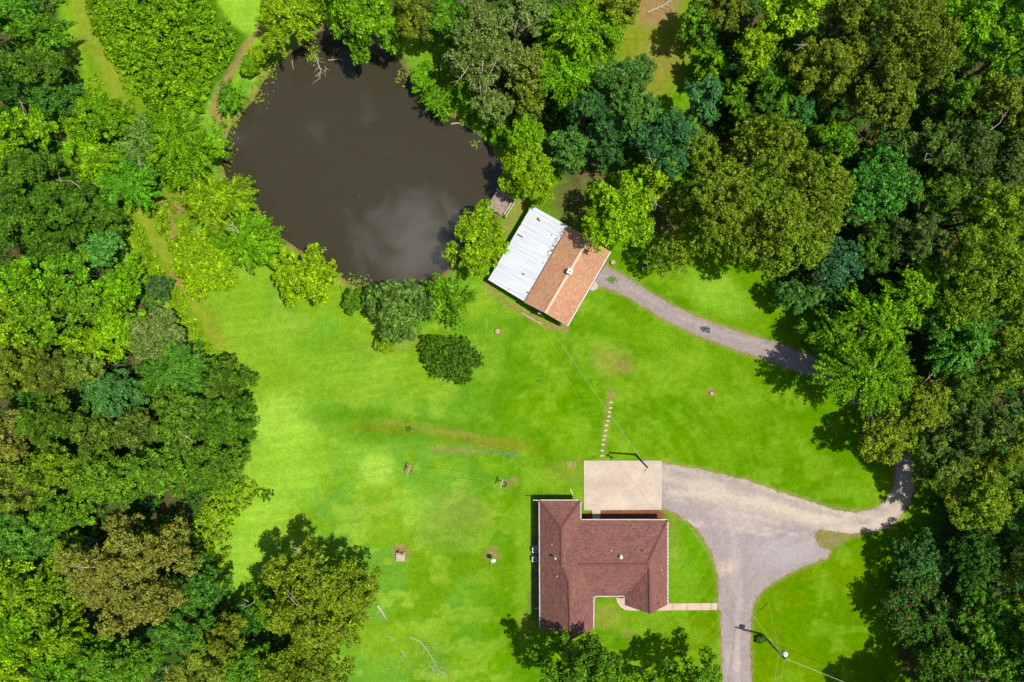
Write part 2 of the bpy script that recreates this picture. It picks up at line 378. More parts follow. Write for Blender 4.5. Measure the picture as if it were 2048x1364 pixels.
# verge of dry soil along the drives is added below; woodland floor, rough strips and paths here
def reg(poly, soft=26, off=0): return sstep(-soft, soft, sdist(PX, PY, poly) - off + wob * 0.8 + wob2)
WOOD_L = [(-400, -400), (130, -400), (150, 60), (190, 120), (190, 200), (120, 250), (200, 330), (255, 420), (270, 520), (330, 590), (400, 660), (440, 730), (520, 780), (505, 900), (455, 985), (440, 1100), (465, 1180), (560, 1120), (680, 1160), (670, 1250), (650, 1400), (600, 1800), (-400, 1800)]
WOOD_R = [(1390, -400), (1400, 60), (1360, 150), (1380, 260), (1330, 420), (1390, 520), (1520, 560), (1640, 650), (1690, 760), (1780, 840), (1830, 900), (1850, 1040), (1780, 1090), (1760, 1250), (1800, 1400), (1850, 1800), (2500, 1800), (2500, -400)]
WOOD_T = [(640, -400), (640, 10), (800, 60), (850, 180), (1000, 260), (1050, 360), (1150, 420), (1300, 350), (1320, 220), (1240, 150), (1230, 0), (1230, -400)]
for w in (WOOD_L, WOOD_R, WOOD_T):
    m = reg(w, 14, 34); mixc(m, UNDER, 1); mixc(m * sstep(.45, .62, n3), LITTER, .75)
mixc(blob(372, 405, 34, 48), ROUGH, 1); mixc(blob(345, 400, 22, 30), DIRT, .7); mixc(blob(905, 130, 60, 70, 0), GRASS, .9); mixc(blob(900, 130, 40, 40, 0), GYEL, .5)
mixc(blob(1060, 270, 60, 40), GYEL, .6); mixc(blob(1140, 400, 40, 50), LITTER, .7); mixc(blob(1200, 330, 60, 30), DIRT, .35)
mixc(blob(1300, 85, 78, 100, 10), c3(.16, .20, .012), 1); mixc(blob(1310, 10, 48, 44, 0), DIRT, .85); mixc(blob(1320, 115, 40, 36), DRY, .55); mixc(blob(1300, 150, 50, 40), c3(.19, .17, .025), .6)
mixc(blob(1335, 425, 26, 60), LITTER, .8)
mixc(reg([(235, -30), (410, -30), (440, 40), (485, 72), (465, 130), (425, 180), (405, 222), (340, 235), (300, 225), (270, 170), (225, 130), (195, 70), (175, 0)], 8), c3(.06, .15, .004), 1)
rough_l = [(135, -300), (230, -300), (235, 60), (290, 190), (300, 260), (420, 370), (350, 380), (400, 590), (440, 700), (470, 740), (400, 660), (330, 590), (265, 500), (250, 420), (200, 330), (195, 210), (160, 100)]
mixc(reg(rough_l, 16), ROUGH, .9)
def path(line, w, c, k): mixc(1 - sstep(w * .5, w * 1.3, pdist(PX, PY, line) + wob2 * .4), c, k)
path([(150, -60), (165, 60), (205, 110), (232, 180), (250, 230)], 17, c3(.19, .24, .02), .8)
path([(262, 400), (300, 450), (330, 510), (380, 585), (440, 690)], 14, c3(.20, .25, .02), .85)
path([(300, 405), (330, 410), (345, 470)], 10, DIRT, .7); path([(340, 545), (375, 580)], 6, DIRT, .8)
path([(520, 60), (495, 90), (470, 130), (440, 180), (428, 225), (445, 250)], 9, DIRT, .75); path([(515, 80), (480, 150), (455, 190)], 10, GYEL, .7)
# soil where the bank meets the water
mixc(sstep(-.9, .0, dpn), c3(.20, .15, .045), .75); mixc(sstep(.0, .6, dpn), c3(.11, .085, .04), 1)
# beds and bare strips round the buildings
mixc(reg([(1161, 1000), (1170, 1000), (1170, 1018), (1330, 1018), (1330, 1045), (1161, 1045)], 2.5), MULCH, 1)
mixc(1 - sstep(3, 9, pdist(PX, PY, [(975, 572), (1010, 604), (1060, 632), (1092, 650), (1130, 658)]) + wob2 * .5), DIRT, .8)
mixc(1 - sstep(3, 12, pdist(PX, PY, [(1005, 470), (1035, 420), (1050, 395)]) + wob2 * .5), DIRT, .6)
mixc(reg([(1066, 1000), (1082, 1000), (1082, 1250), (1066, 1250)], 3), c3(.13, .10, .05), .55)

# drive polygons (pixels)
DRIVE = [(1324, 926), (1390, 937), (1450, 950), (1500, 962), (1560, 984), (1620, 1003), (1660, 1017), (1710, 1024), (1750, 1017), (1775, 1000), (1787, 975), (1791, 945), (1787, 925),
         (1772, 880), (1740, 838), (1690, 795), (1625, 752), (1540, 722), (1450, 692), (1380, 665), (1310, 628), (1250, 590), (1208, 574), (1186, 566), (1212, 531), (1250, 553), (1300, 585), (1360, 618), (1430, 648),
         (1500, 671), (1560, 688), (1630, 715), (1700, 765), (1760, 800), (1800, 840), (1815, 890), (1828, 950), (1830, 975), (1820, 1005), (1800, 1035), (1775, 1055), (1740, 1065), (1700, 1068),
         (1665, 1062), (1640, 1059), (1627, 1074), (1640, 1094), (1662, 1104), (1655, 1116), (1610, 1131), (1570, 1152), (1530, 1175), (1508, 1205), (1501, 1235), (1500, 1300), (1503, 1375), (1505, 1700), (1445, 1700),
         (1447, 1375), (1443, 1300), (1441, 1225), (1434, 1214), (1437, 1190), (1435, 1150), (1425, 1110), (1405, 1075), (1385, 1050), (1352, 1027), (1330, 1019), (1324, 1019)]
dd = sdist(PX, PY, DRIVE)
mixc(1 - sstep(0, 9, np.abs(dd) + wob2 * .35), c3(.26, .21, .07), .62)
mixc(sstep(-2, 4, dd), DIRT, 1)

far = np.maximum(sstep(0, 6, np.abs(X) - 84), sstep(0, 6, np.abs(Y) - 58)); mixc(far, np.stack([.05 + .03 * n1, .14 + .06 * n1, .006 + 0 * n1], 1))
me = bpy.data.meshes.new('ground')
nx, ny = len(gx), len(gy)
ii = (np.arange(ny - 1)[:, None] * nx + np.arange(nx - 1)[None, :]).ravel()
F = np.stack([ii, ii + 1, ii + 1 + nx, ii + nx], 1)
me.vertices.add(X.size); me.vertices.foreach_set('co', np.stack([X, Y, Z], 1).ravel().astype(np.float32))
me.loops.add(F.size); me.loops.foreach_set('vertex_index', F.ravel().astype(np.int32))
me.polygons.add(len(F)); me.polygons.foreach_set('loop_start', (np.arange(len(F)) * 4).astype(np.int32)); me.polygons.foreach_set('loop_total', np.full(len(F), 4, np.int32))
me.polygons.foreach_set('use_smooth', np.ones(len(F), bool))
me.update(calc_edges=True)
ca = me.color_attributes.new('Col', 'FLOAT_COLOR', 'POINT')
ca.data.foreach_set('color', np.concatenate([np.clip(col, 0, 1), np.ones((X.size, 1))], 1).ravel().astype(np.float32))
me.materials.append(M_ground)
ground = bpy.data.objects.new('ground', me); C.objects.link(ground)
tag(ground, 'bright green mown lawn with rough strips and woodland floor', 'ground', kind='structure')

# ------------------------------------------------------------------ pond water
M_water, n, l, p = nmat('pond_water')
p.inputs['Base Color'].default_value = (0.0375, 0.0325, 0.0185, 1); p.inputs['Roughness'].default_value = 0.03; p.inputs['IOR'].default_value = 1.40
tc = n.new('ShaderNodeTexCoord'); nz = n.new('ShaderNodeTexNoise'); nz.inputs['Scale'].default_value = 0.8; nz.inputs['Detail'].default_value = 3
l.new(tc.outputs['Object'], nz.inputs['Vector']); b = n.new('ShaderNodeBump'); b.inputs['Strength'].default_value = 0.02; b.inputs['Distance'].default_value = 0.1
l.new(nz.outputs['Fac'], b.inputs['Height']); l.new(b.outputs['Normal'], p.inputs['Normal'])
pc = np.mean(np.array(POND), 0)
wp = [at(pc[0] + (x - pc[0]) * 1.045, pc[1] + (y - pc[1]) * 1.045) for x, y in POND]
mb = MB(); mb.add([(x, y, -0.5) for x, y, _ in wp], [tuple(range(len(wp)))[::-1]])
water = mb.build('pond_water', M_water)
if water.data.polygons[0].normal.z < 0: water.data.flip_normals()
tag(water, 'still brown pond water mirroring a cloud', 'water', kind='structure')

# ------------------------------------------------------------------ painted sheets (drive, slab, walk)
def sheet(name, poly_px, z, mat, colfn, step=0.4, ragged=0.0, edge=0.0, label='', cat='', seed=3):
    pts = []
    n = len(poly_px)
    for i in range(n):
        a = np.array(at(*poly_px[i])[:2]); b = np.array(at(*poly_px[(i + 1) % n])[:2])
        k = max(1, int(np.linalg.norm(b - a) / step))
        for t in range(k): pts.append(a + (b - a) * t / k)
    P = np.array(pts)
    if ragged:
        P[:, 0] += (fbm(P[:, 0] * 1.3, P[:, 1] * 1.3, seed) - .5) * ragged; P[:, 1] += (fbm(P[:, 0] * 1.3 + 50, P[:, 1] * 1.3, seed + 1) - .5) * ragged
    x0, y0 = P.min(0); x1, y1 = P.max(0)
    qx, qy = np.meshgrid(np.arange(x0, x1, step), np.arange(y0, y1, step)); qx = qx.ravel(); qy = qy.ravel()
    qx = qx + (np.random.default_rng(seed).random(qx.size) - .5) * step * .5
    keep = sdist(qx, qy, [tuple(q) for q in P]) > step * .45
    V = [Vector((float(a), float(b))) for a, b in P] + [Vector((float(a), float(b))) for a, b in zip(qx[keep], qy[keep])]
    E = [(i, (i + 1) % len(P)) for i in range(len(P))]
    r = mgeo.delaunay_2d_cdt(V, E, [list(range(len(P)))], 1, 1e-5)
    v2 = np.array([(v.x, v.y) for v in r[0]])
    me = bpy.data.meshes.new(name)
    vv = [(a, b, z) for a, b in v2]; ff = [tuple(f) for f in r[2]]
    if edge:                                    # a real step down to the ground
        k = len(vv); cnt = {}
        for f in ff:
            for i in range(3):
                e = (f[i], f[(i + 1) % 3]); cnt[e] = 1
        bd = [e for e in cnt if (e[1], e[0]) not in cnt]
        mp = {}
        for a_, b_ in bd:
            for q in (a_, b_):
                if q not in mp: mp[q] = len(vv); vv.append((vv[q][0], vv[q][1], z - edge))
            ff.append((b_, a_, mp[a_], mp[b_]))
    me.from_pydata(vv, [], ff); me.update()
    va = np.array(vv); cc = colfn(1024 + va[:, 0] / PXM, 682 - va[:, 1] / PXM)
    ca = me.color_attributes.new('Col', 'FLOAT_COLOR', 'POINT')
    ca.data.foreach_set('color', np.concatenate([np.clip(cc, 0, 1), np.ones((len(va), 1))], 1).ravel().astype(np.float32))
    me.materials.append(mat)
    o = bpy.data.objects.new(name, me); C.objects.link(o)
    return tag(o, label, cat, kind='structure')

def lay(px, py, base, blobs):
    c = np.tile(np.asarray(base, float), (px.size, 1)); w1 = (fbm(px / 40, py / 40, 5) - .5) * 40; w2 = (fbm(px / 10, py / 10, 8) - .5) * 14
    for cx, cy, rx, ry, rot, cc, k, soft in blobs:
        a = math.radians(rot); dx = px - cx + w1 * .4 + w2 * .5; dy = py - cy + w2
        u = (dx * math.cos(a) + dy * math.sin(a)) / rx; v = (-dx * math.sin(a) + dy * math.cos(a)) / ry
        m = (1 - sstep(1 - soft, 1 + soft, np.hypot(u, v)))[:, None] * k
        c = c * (1 - m) + np.asarray(cc) * m
    return c
ASPH = (.265, .222, .215); SAND = (.43, .36, .28); GREY = (.235, .198, .185); PALE = (.355, .295, .265); TIRE = (.22, .18, .168)
def drive_col(px, py):
    c = lay(px, py, ASPH, [(1400, 640, 260, 70, 22, GREY, .8, .4), (1700, 800, 160, 120, 40, GREY, .8, .4), (1470, 985, 190, 34, 13, SAND, .75, .6), (1640, 1035, 110, 20, 14, SAND, .85, .5),
        (1725, 1045, 60, 24, 0, SAND, .8, .5), (1800, 990, 24, 60, 20, SAND, .75, .5), (1360, 960, 34, 18, 0, GREY, .55, .5), (1480, 980, 30, 12, 10, GREY, .55, .5), (1455, 955, 60, 8, 12, GREY, .5, .4),
        (1590, 1010, 60, 8, 18, GREY, .5, .4), (1455, 1135, 18, 16, 0, (.5, .38, .28), .6, .5), (1720, 1035, 26, 16, 20, GREY, .45, .5), (1476, 1280, 5, 120, 0, PALE, .6, .6), (1468, 1100, 8, 90, -5, PALE, .45, .6),
        (1500, 1050, 50, 14, 20, PALE, .6, .6), (1570, 1100, 70, 30, -10, (.31, .275, .285), .7, .5), (1465, 1320, 12, 30, 0, (.42, .33, .29), .5, .5)])
    # wheel streaks
    s = fbm(px / 7 + py / 90, py / 120, 61, 3)
    m = (sstep(.45, .72, s) * .3)[:, None] * ((py > 1130) & (px < 1520))[:, None]
    c = c * (1 - m) + np.array(TIRE) * m
    s2 = fbm((py - px * .22) / 6, px / 150, 64, 3); m = (sstep(.5, .75, s2) * .65 * ((px > 1330) & (py < 1070) & (py > 920)))[:, None]
    c = c * (1 - m) + np.array(SAND) * m
    for ln, cc, kk, wd in (([(1466, 1420), (1463, 1250), (1475, 1150), (1530, 1080), (1620, 1052), (1730, 1046), (1795, 1005)], TIRE, .38, 3.2), ([(1486, 1420), (1484, 1250), (1500, 1165), (1550, 1100), (1630, 1068)], TIRE, .34, 3.2),
                           ([(1463, 1250), (1450, 1120), (1420, 1040), (1360, 985), (1326, 975)], TIRE, .30, 3.5), ([(1484, 1220), (1478, 1110), (1450, 1020), (1390, 965), (1326, 950)], PALE, .40, 3.0), ([(1340, 985), (1450, 990), (1560, 1015), (1680, 1045)], SAND, .55, 5), ([(1326, 940), (1440, 958), (1560, 995), (1680, 1032)], GREY, .45, 4),
                           ([(1200, 552), (1260, 574), (1330, 618), (1420, 660), (1520, 690), (1620, 735)], PALE, .35, 3), ([(1215, 565), (1290, 600), (1370, 645), (1470, 682), (1600, 722)], TIRE, .25, 3)):
        dl = pdist(px, py, ln) + (fbm(px / 9, py / 9, 90) - .5) * 7; m = ((1 - sstep(wd * .4, wd * 1.8, dl)) * kk)[:, None]
        c = c * (1 - m) + np.array(cc) * m
    # fine pale cracks
    cr = np.abs(fbm(px / 45, py / 45, 70, 3) - .5); m = (1 - sstep(.0, .012, cr))[:, None] * .35
    return c * (1 - m) + np.array(PALE) * m
sheet('driveway', DRIVE, 0.012, M_drive, drive_col, step=0.42, ragged=0.55, label='pale worn asphalt driveway looping from the pad to the cottage', cat='driveway')
CONC = (.405, .342, .278)
PADP = [(1167.5, 921), (1323, 921), (1323.5, 926), (1323.5, 1019), (1200.5, 1020), (1200.5, 1040), (1184.5, 1040), (1184.5, 1020), (1167.5, 1020)]
def pad_col(px, py):
    c = lay(px, py, CONC, [(1215, 968, 40, 12, 0, (.35,.27,.21), .7, .6), (1290, 950, 30, 20, 0, (.45, .36, .27), .5, .6), (1240, 960, 70, 30, 0, (.47, .37, .28), .5, .6), (1235, 1006, 30, 14, 0, (.53,.43,.32), .7, .6),
        (1180, 1002, 10, 14, 0, (.53,.42,.31), .6, .6), (1190, 940, 20, 14, 0, (.46, .37, .28), .5, .6), (1300, 1000, 26, 16, 0, (.49,.39,.29), .5, .6)])
    cr = np.abs((py - 968) - 2 + (fbm(px / 14, px * 0, 3) - .5) * 5); m = (1 - sstep(.5, 2.4, cr))[:, None] * .3
    c = c * (1 - m) + np.array((.3, .23, .18)) * m
    m = (1 - sstep(1, 4, sdist(px, py, PADP)))[:, None] * .35
    return c * (1 - m) + np.array((.52, .39, .30)) * m
sheet('parking_pad', PADP, 0.10, M_conc, pad_col, step=0.3, edge=0.11, label='pale stained concrete parking pad beside the red brown roof', cat='parking pad')
WALK = [(1231.5, 1185), (1249, 1185), (1249, 1198), (1254, 1205), (1262, 1207), (1434, 1205.5), (1434, 1219.5), (1262, 1221), (1249, 1219), (1240, 1213), (1234, 1204), (1231.5, 1194)]
def walk_col(px, py):
    c = np.tile(np.array((.47, .365, .265)), (px.size, 1)) * (0.93 + .14 * fbm(px / 12, py / 12, 4))[:, None]
    for jx in (1345, 1374, 1402, 1422): c = np.where((np.abs(px - jx) < 1.6)[:, None], c * .72, c)
    return c
sheet('walkway', WALK, 0.08, M_conc, walk_col, step=0.16, edge=0.09, label='narrow curved concrete walkway from driveway to house front', cat='path')

# ------------------------------------------------------------------ foliage
STY = dict(
    oak=dict(n=24, lr=.27, tr=.45, ls=.30, cov=1.15, td=1.10, flat=.85, kind='oak_tree'),
    maple=dict(n=16, lr=.31, tr=.48, ls=.35, cov=1.15, td=1.10, flat=.8, kind='maple_tree'),
    feather=dict(n=18, lr=.29, tr=.46, ls=.30, cov=1.1, td=.95, flat=.7, feather=1.7, kind='feathery_tree'),
    clump=dict(n=14, lr=.34, tr=.40, ls=.30, cov=1.15, td=1.10, flat=.85, kind='broadleaf_tree'),
    cedar=dict(n=26, lr=.20, tr=.36, ls=.28, cov=1.6, td=1.2, flat=.8, cone=.9, feather=1.2, kind='cedar_tree'),
    sparse=dict(n=18, lr=.25, tr=.42, ls=.36, cov=1.1, td=1.0, flat=.7, kind='sparse_tree'),
    shrub=dict(n=18, lr=.32, tr=.27, ls=.28, cov=1.7, td=1.8, flat=.8, kind='bush'),
    sprig=dict(n=16, lr=.16, tr=.16, ls=.20, cov=.8, td=.5, flat=.9, kind='low_bush'),
    holly=dict(n=70, lr=.16, tr=.28, ls=.30, cov=.95, td=.75, flat=.9, kind='round_bush'),
)
def leaf_mesh(name, pos, nrm, size, rng, mat, tang=None, asp=0.6, tint=None):
    n = len(pos)
    if tang is None: tang = rng.normal(size=(n, 3))
    t = tang - nrm * (tang * nrm).sum(1, keepdims=True); t /= np.linalg.norm(t, axis=1, keepdims=True) + 1e-9
    b = np.cross(nrm, t); L = size[:, None] * .5; Wd = L * asp
    fold = nrm * size[:, None] * .10
    V = np.stack([pos + t * L, pos + b * Wd + fold, pos - t * L, pos - b * Wd + fold], 1).reshape(-1, 3).astype(np.float32)
    me = bpy.data.meshes.new(name)
    me.vertices.add(4 * n); me.vertices.foreach_set('co', V.ravel())
    me.loops.add(4 * n); me.loops.foreach_set('vertex_index', np.arange(4 * n, dtype=np.int32))
    me.polygons.add(n); me.polygons.foreach_set('loop_start', np.arange(n, dtype=np.int32) * 4); me.polygons.foreach_set('loop_total', np.full(n, 4, np.int32))
    me.update(calc_edges=True); me.materials.append(mat)
    at_ = me.attributes.new('tint', 'FLOAT', 'POINT')
    at_.data.foreach_set('value', np.repeat(np.ones(n) if tint is None else tint, 4).astype(np.float32))
    return me
def rdir(rng, n, up=0.0):
    d = rng.normal(size=(n, 3)); d[:, 2] += up; d /= np.linalg.norm(d, axis=1, keepdims=True); return d
def leaves_on(tc_, tr_, rad, ls, cov, rng, feather=0.0, upb=.45, tsq=.75):
    area = 2 * math.pi * tr_ ** 2 * (1 + feather * .6)
    cnt = np.maximum(4, (cov * area / (ls * ls * .36) * .62)).astype(int)
    ix = np.repeat(np.arange(len(tc_)), cnt); n = len(ix)
    d = rdir(rng, n, .35)
    r = tr_[ix] * rng.uniform(.45, 1.05, n)
    off = d * r[:, None]; off[:, 2] *= tsq
    tang = None
    if feather:
        rd = rad[ix]; s = (off * rd).sum(1, keepdims=True); side = np.cross(rd, np.array([0, 0, 1.0]))
        off = off + rd * s * feather; off[:, 2] -= .10 * np.abs(s[:, 0]) * feather
        off -= side * (off * side).sum(1, keepdims=True) * .35
        tang = rd * .9 + side * rng.choice([-1, 1], (n, 1)) * .9 + rng.normal(size=(n, 3)) * .25
    pos = tc_[ix] + off
    nr = d * .75 + np.array([0, 0, upb * .8]) + rng.normal(size=(n, 3)) * .40
    nr /= np.linalg.norm(nr, axis=1, keepdims=True)
    tint = np.clip(rng.normal(1.0, .24, len(tc_)), .45, 1.6)[ix]
    return pos, nr, ls * rng.uniform(.6, 1.35, n), tang, tint
def crown(rng, rx, ry, zb, zt, st):
    S = STY[st]; R = (rx + ry) / 2; hz = zt - zb; n = S['n']
    if R < 2.2 and st not in ('holly', 'shrub', 'sprig'): n = max(6, int(n * .6))
    if R > 7.5: n = int(n * 1.6)
    k = np.arange(n); rho = np.sqrt((k + .5) / n) * .80; rho += rng.normal(size=n) * .06
    a = k * 2.39996 + rng.uniform(0, 6.28) + rng.normal(size=n) * .25
    ph = rng.uniform(0, 6.28, 4)
    q = .45 if R > 7.5 else 1.0
    out = 1 + q * (.08 * np.sin(2 * a + ph[0]) + .08 * np.sin(3 * a + ph[1]) + .07 * np.sin(5 * a + ph[2]))
    dome = np.sqrt(np.clip(1 - rho ** 2, 0, 1))
    if S.get('cone'): dome = 1 - rho * S['cone']
    lr = S['lr'] * R * rng.uniform(.72, 1.2, n)
    if n > S['n']: lr *= math.sqrt(S['n'] / n)
    lc = np.stack([rx * rho * out * np.cos(a), ry * rho * out * np.sin(a), zb + hz * (.10 + .70 * dome) + rng.normal(size=n) * hz * (.12 if R > 7.5 else .08)], 1)
    tcs = []; trs = []; rads = []
    for i in range(n):
        tr = S['tr'] * (1 if R > 3 else .8)
        m = max(6, int(2.6 * lr[i] ** 2 / tr ** 2 * S.get('td', 1.35))); d = rdir(rng, m, .75)
        q = lc[i] + d * lr[i] * np.array([1, 1, S['flat']]) * rng.uniform(.62, 1.16, (m, 1))
        ok = np.ones(m, bool)
        for j in range(n):
            if j != i: ok &= np.linalg.norm((q - lc[j]) / np.array([1, 1, S['flat']]), axis=1) > .70 * lr[j]
        q = q[ok]; d = d[ok]
        h = np.stack([q[:, 0], q[:, 1], np.zeros(len(q))], 1) * .35 + d * np.array([1, 1, 0]); h /= np.linalg.norm(h, axis=1, keepdims=True) + 1e-6
        tcs.append(q); rads.append(h); trs.append(tr * rng.uniform(.65, 1.35, len(q)))
    tc_ = np.concatenate(tcs); tr_ = np.concatenate(trs); rad = np.concatenate(rads)
    return (*leaves_on(tc_, tr_, rad, S['ls'], S['cov'] * (1.35 if R < 5.5 and st != 'sprig' else 1), rng, S.get('feather', 0.0)), lc, lr)

PAL = dict(dark=(.074, .165, .008), mid=(.090, .225, .007), bright=(.135, .310, .003), lime=(.205, .365, .003), olive=(.142, .200, .010), oliveb=(.148, .245, .006),
           brown=(.185, .200, .026), teal=(.076, .200, .024), tealdk=(.050, .150, .027), yellow=(.185, .315, .004), grey=(.120, .215, .028), deep=(.036, .115, .008), midb=(.105, .265, .005))
GL = 'trees of the left wood'; GR = 'trees of the right wood'
n_tree = [0]
def tree(px, py, rx, ry, h, st, colr, label, group=None, fleck=None, lean=0.0, zb=None, gain=1.0, bare=0, name=None):
    n_tree[0] += 1
    rng = np.random.default_rng(1000 + n_tree[0] * 7)
    S = STY[st]
    if group in (GL, GR): rx *= 1.10; ry *= 1.10
    low = st in ('shrub', 'holly', 'sprig')
    zb_ = zb if zb is not None else (0.05 * h if low else .14 * h)
    zc = (.55 if low else .62) * h
    k = PXM * (1 - zc / CAM_H)
    base = at(px, py, zc); RX, RY = rx * k, ry * k
    cat = 'bush' if low else 'tree'
    root = thing(name or S['kind'], (base[0], base[1], 0), label, cat, group)
    pos, nr, sz, tang, tint, lc, lr = crown(rng, RX * .93, RY * .93, zb_, h, st)
    m = {None: M_leaf, 'yellow': M_leaf_y, 'pale': M_leaf_p, 'pink': M_leaf_k}[fleck]
    me = leaf_mesh('crown', pos, nr, sz, rng, m, tang, .62, tint)
    o = bpy.data.objects.new('crown', me); C.objects.link(o); o.parent = root
    c = PAL[colr] if isinstance(colr, str) else colr
    j = rng.uniform(.9, 1.1) * gain; o.color = (c[0] * j * rng.uniform(.92, 1.08), c[1] * j, c[2] * j, 1)
    # trunk and limbs
    mb = MB(); r0 = max(.05, .012 * h + .012 * min(RX, RY)) * (0.5 if low else 1)
    fork = zb_ + (h - zb_) * .18
    jx = rng.normal(size=4) * .12
    mb.tube([(0, 0, -.25), (jx[0] * .5, jx[1] * .5, fork * .5), (jx[0], jx[1], fork), (jx[2], jx[3], zb_ + (h - zb_) * .62)], [r0 * 1.25, r0, r0 * .85, r0 * .3], 8)
    for i in range(0, len(lc), 1 if len(lc) < 14 else 2):
        a = Vector((jx[0], jx[1], fork * rng.uniform(.85, 1.15))); e = Vector(lc[i]) + Vector((0, 0, lr[i] * .3)); md = (a + e) / 2 + Vector((0, 0, -.08 * (e - a).length)) + Vector(rng.normal(size=3) * .15)
        mb.tube([a, md, e], [r0 * .42, r0 * .28, r0 * .08], 5)
    mb.build('trunk', M_bark, None).parent = root
    for b in range(bare):
        i = rng.integers(0, len(lc)); e = Vector(lc[i]); d = Vector((lc[i][0], lc[i][1], 0)).normalized() if RX else Vector((1, 0, 0))
        mb = MB(); s = e + Vector((0, 0, lr[i] * .55))
        q = Vector(rng.normal(size=3)) * .5; q.z = 0; d = (d + q).normalized(); Ln = rng.uniform(1.6, 3.2)
        p1 = s + d * Ln * .5 + Vector((0, 0, .55)); p2 = s + d * Ln + Vector((q.y, q.x, .75))
        mb.tube([s, p1, p2], [.05, .04, .015], 5)
        for t in range(3):
            s2 = s.lerp(p2, rng.uniform(.35, .85)); s2.z = p1.z; e2 = s2 + (d + Vector(rng.normal(size=3)) * .8) * .8; e2.z = s2.z + .15
            mb.tube([s2, e2], [.025, .01], 4)
        mb.build('bare_branch', M_dead, None).parent = root
    return root

def thicket(name, poly, label, cat, colr, hlo, hhi, tr=.5, ls=.36, cov=1.5, dens=.9, fleck=None, seed=1, upb=.5, feather=0.0, inset=4, avoid=None, clear=13):
    """low growth nobody could count, one object"""
    rng = np.random.default_rng(seed)
    P = np.array(poly, float); x0, y0 = P.min(0); x1, y1 = P.max(0)
    A = (x1 - x0) * (y1 - y0) * PXM * PXM; n = int(A * dens / (tr * tr) * .55)
    qx = rng.uniform(x0, x1, n); qy = rng.uniform(y0, y1, n)
    s = sdist(qx, qy, [tuple(q) for q in poly]) + (fbm(qx / 16, qy / 16, seed) - .5) * 30
    keep = s > inset
    if avoid: keep &= pdist(qx, qy, avoid) > clear * (.6 + .8 * fbm(qx / 14, qy / 14, seed + 3))
    qx = qx[keep]; qy = qy[keep]; s = s[keep]
    hh = hlo + (hhi - hlo) * np.clip(fbm(qx / 26, qy / 26, seed + 9) * 1.9 - .45, 0, 1) * np.clip(s / 22, .25, 1)
    wx = (qx - 1024) * PXM; wy = -(qy - 682) * PXM
    gp = sdist(qx, qy, POND) * PXM; z0 = -1.9 * sstep(-1.1, 3.2, gp)
    tc_ = np.stack([wx, wy, z0 + hh * rng.uniform(.55, 1.0, len(qx))], 1); tr_ = tr * rng.uniform(.6, 1.4, len(qx))
    rad = rdir(rng, len(qx)); rad[:, 2] = 0; rad /= np.linalg.norm(rad, axis=1, keepdims=True)
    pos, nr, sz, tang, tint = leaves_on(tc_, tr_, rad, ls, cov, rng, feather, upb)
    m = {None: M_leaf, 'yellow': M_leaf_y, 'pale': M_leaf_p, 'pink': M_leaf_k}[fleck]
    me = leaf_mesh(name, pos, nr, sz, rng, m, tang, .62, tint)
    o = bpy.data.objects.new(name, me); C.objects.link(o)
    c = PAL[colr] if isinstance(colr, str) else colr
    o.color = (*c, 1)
    return tag(o, label, cat, kind='stuff')

# ------------------------------------------------------------------ trees round the pond and the houses
GY_ = 'trees round the pond and houses'; GL = 'trees of the left wood'; GR = 'trees of the right wood'; GT = 'trees along the top edge'
for a in [
 # px, py, rx, ry, height, style, colour, label
 (955, 487, 60, 82, 8.5, 'maple', 'lime', 'bright lime maple overhanging the white metal roof'),
 (1058, 345, 58, 62, 9, 'clump', 'lime', 'yellow green tree leaning over the wooden dock'),
 (1050, 275, 46, 36, 8, 'clump', 'bright', 'bright green low tree on the east bank above the dock tree'),
 (1240, 428, 86, 88, 12, 'maple', 'lime', 'big bright green tree casting shade on the cottage roof'),
 (1305, 360, 42, 48, 11.5, 'maple', 'lime', 'bright yellow green crown between blue green trees and large oak'),
 (610, 556, 72, 64, 6.5, 'clump', 'lime', 'lime tree alone on the lawn at the pond south bank'),
 (803, 622, 68, 74, 7.5, 'clump', 'grey', 'dull grey green tree on the pond south bank'),
 (900, 600, 44, 52, 5.5, 'feather', 'midb', 'soft feathery green tree between grey green tree and cottage tree'),
 (498, 482, 70, 56, 6, 'feather', 'bright', 'feathery green tree with bare twigs at the pond south west corner'),
 (440, 405, 68, 58, 5, 'feather', 'yellow', 'yellow green tree on the west bank by the dry grass path'),
 (638, 1188, 138, 132, 14.5, 'oak', 'oliveb', 'large olive oak alone at the lawn edge, lower left'),
 (545, 1190, 40, 60, 11, 'clump', 'mid', 'dark green tree tucked against the west side of the lawn oak'),
 (618, 1340, 112, 70, 13, 'oak', 'oliveb', 'olive oak at the bottom edge, just below the lawn oak'),
 (1145, 1338, 90, 74, 14, 'maple', 'mid', 'dark green maple over the south tip of the red brown roof'),
 (1222, 1366, 54, 52, 10, 'maple', 'mid', 'smaller green tree right of the maple by the house gable'),
 (1292, 1372, 46, 40, 9, 'sparse', 'midb', 'small open tree at the bottom edge between maple and thin open tree'),
 (1385, 1352, 72, 56, 11, 'sparse', 'midb', 'thin open tree with visible branches in the front lawn'),
 (578, 44, 62, 58, 8, 'feather', 'yellow', 'round olive yellow tree on the north west bank of the pond'),
 (738, 52, 80, 72, 11, 'maple', 'bright', 'big bright green tree overhanging the north end of the pond'),
 (655, -8, 42, 34, 9, 'clump', 'mid', 'dark green tree at the top edge above the pond'),
 (873, 200, 36, 34, 3.6, 'feather', 'bright', 'feathery light green shrub tree on the north east bank'),
 (462, 199, 30, 30, 3.5, 'feather', 'midb', 'small round tree at the water line on the west bank'),
]:
    tree(*a, group=GY_, fleck='yellow' if 'olive oak' in a[7] else None, bare=2 if 'oak' in a[7] else (2 if 'bare twigs' in a[7] else 0))
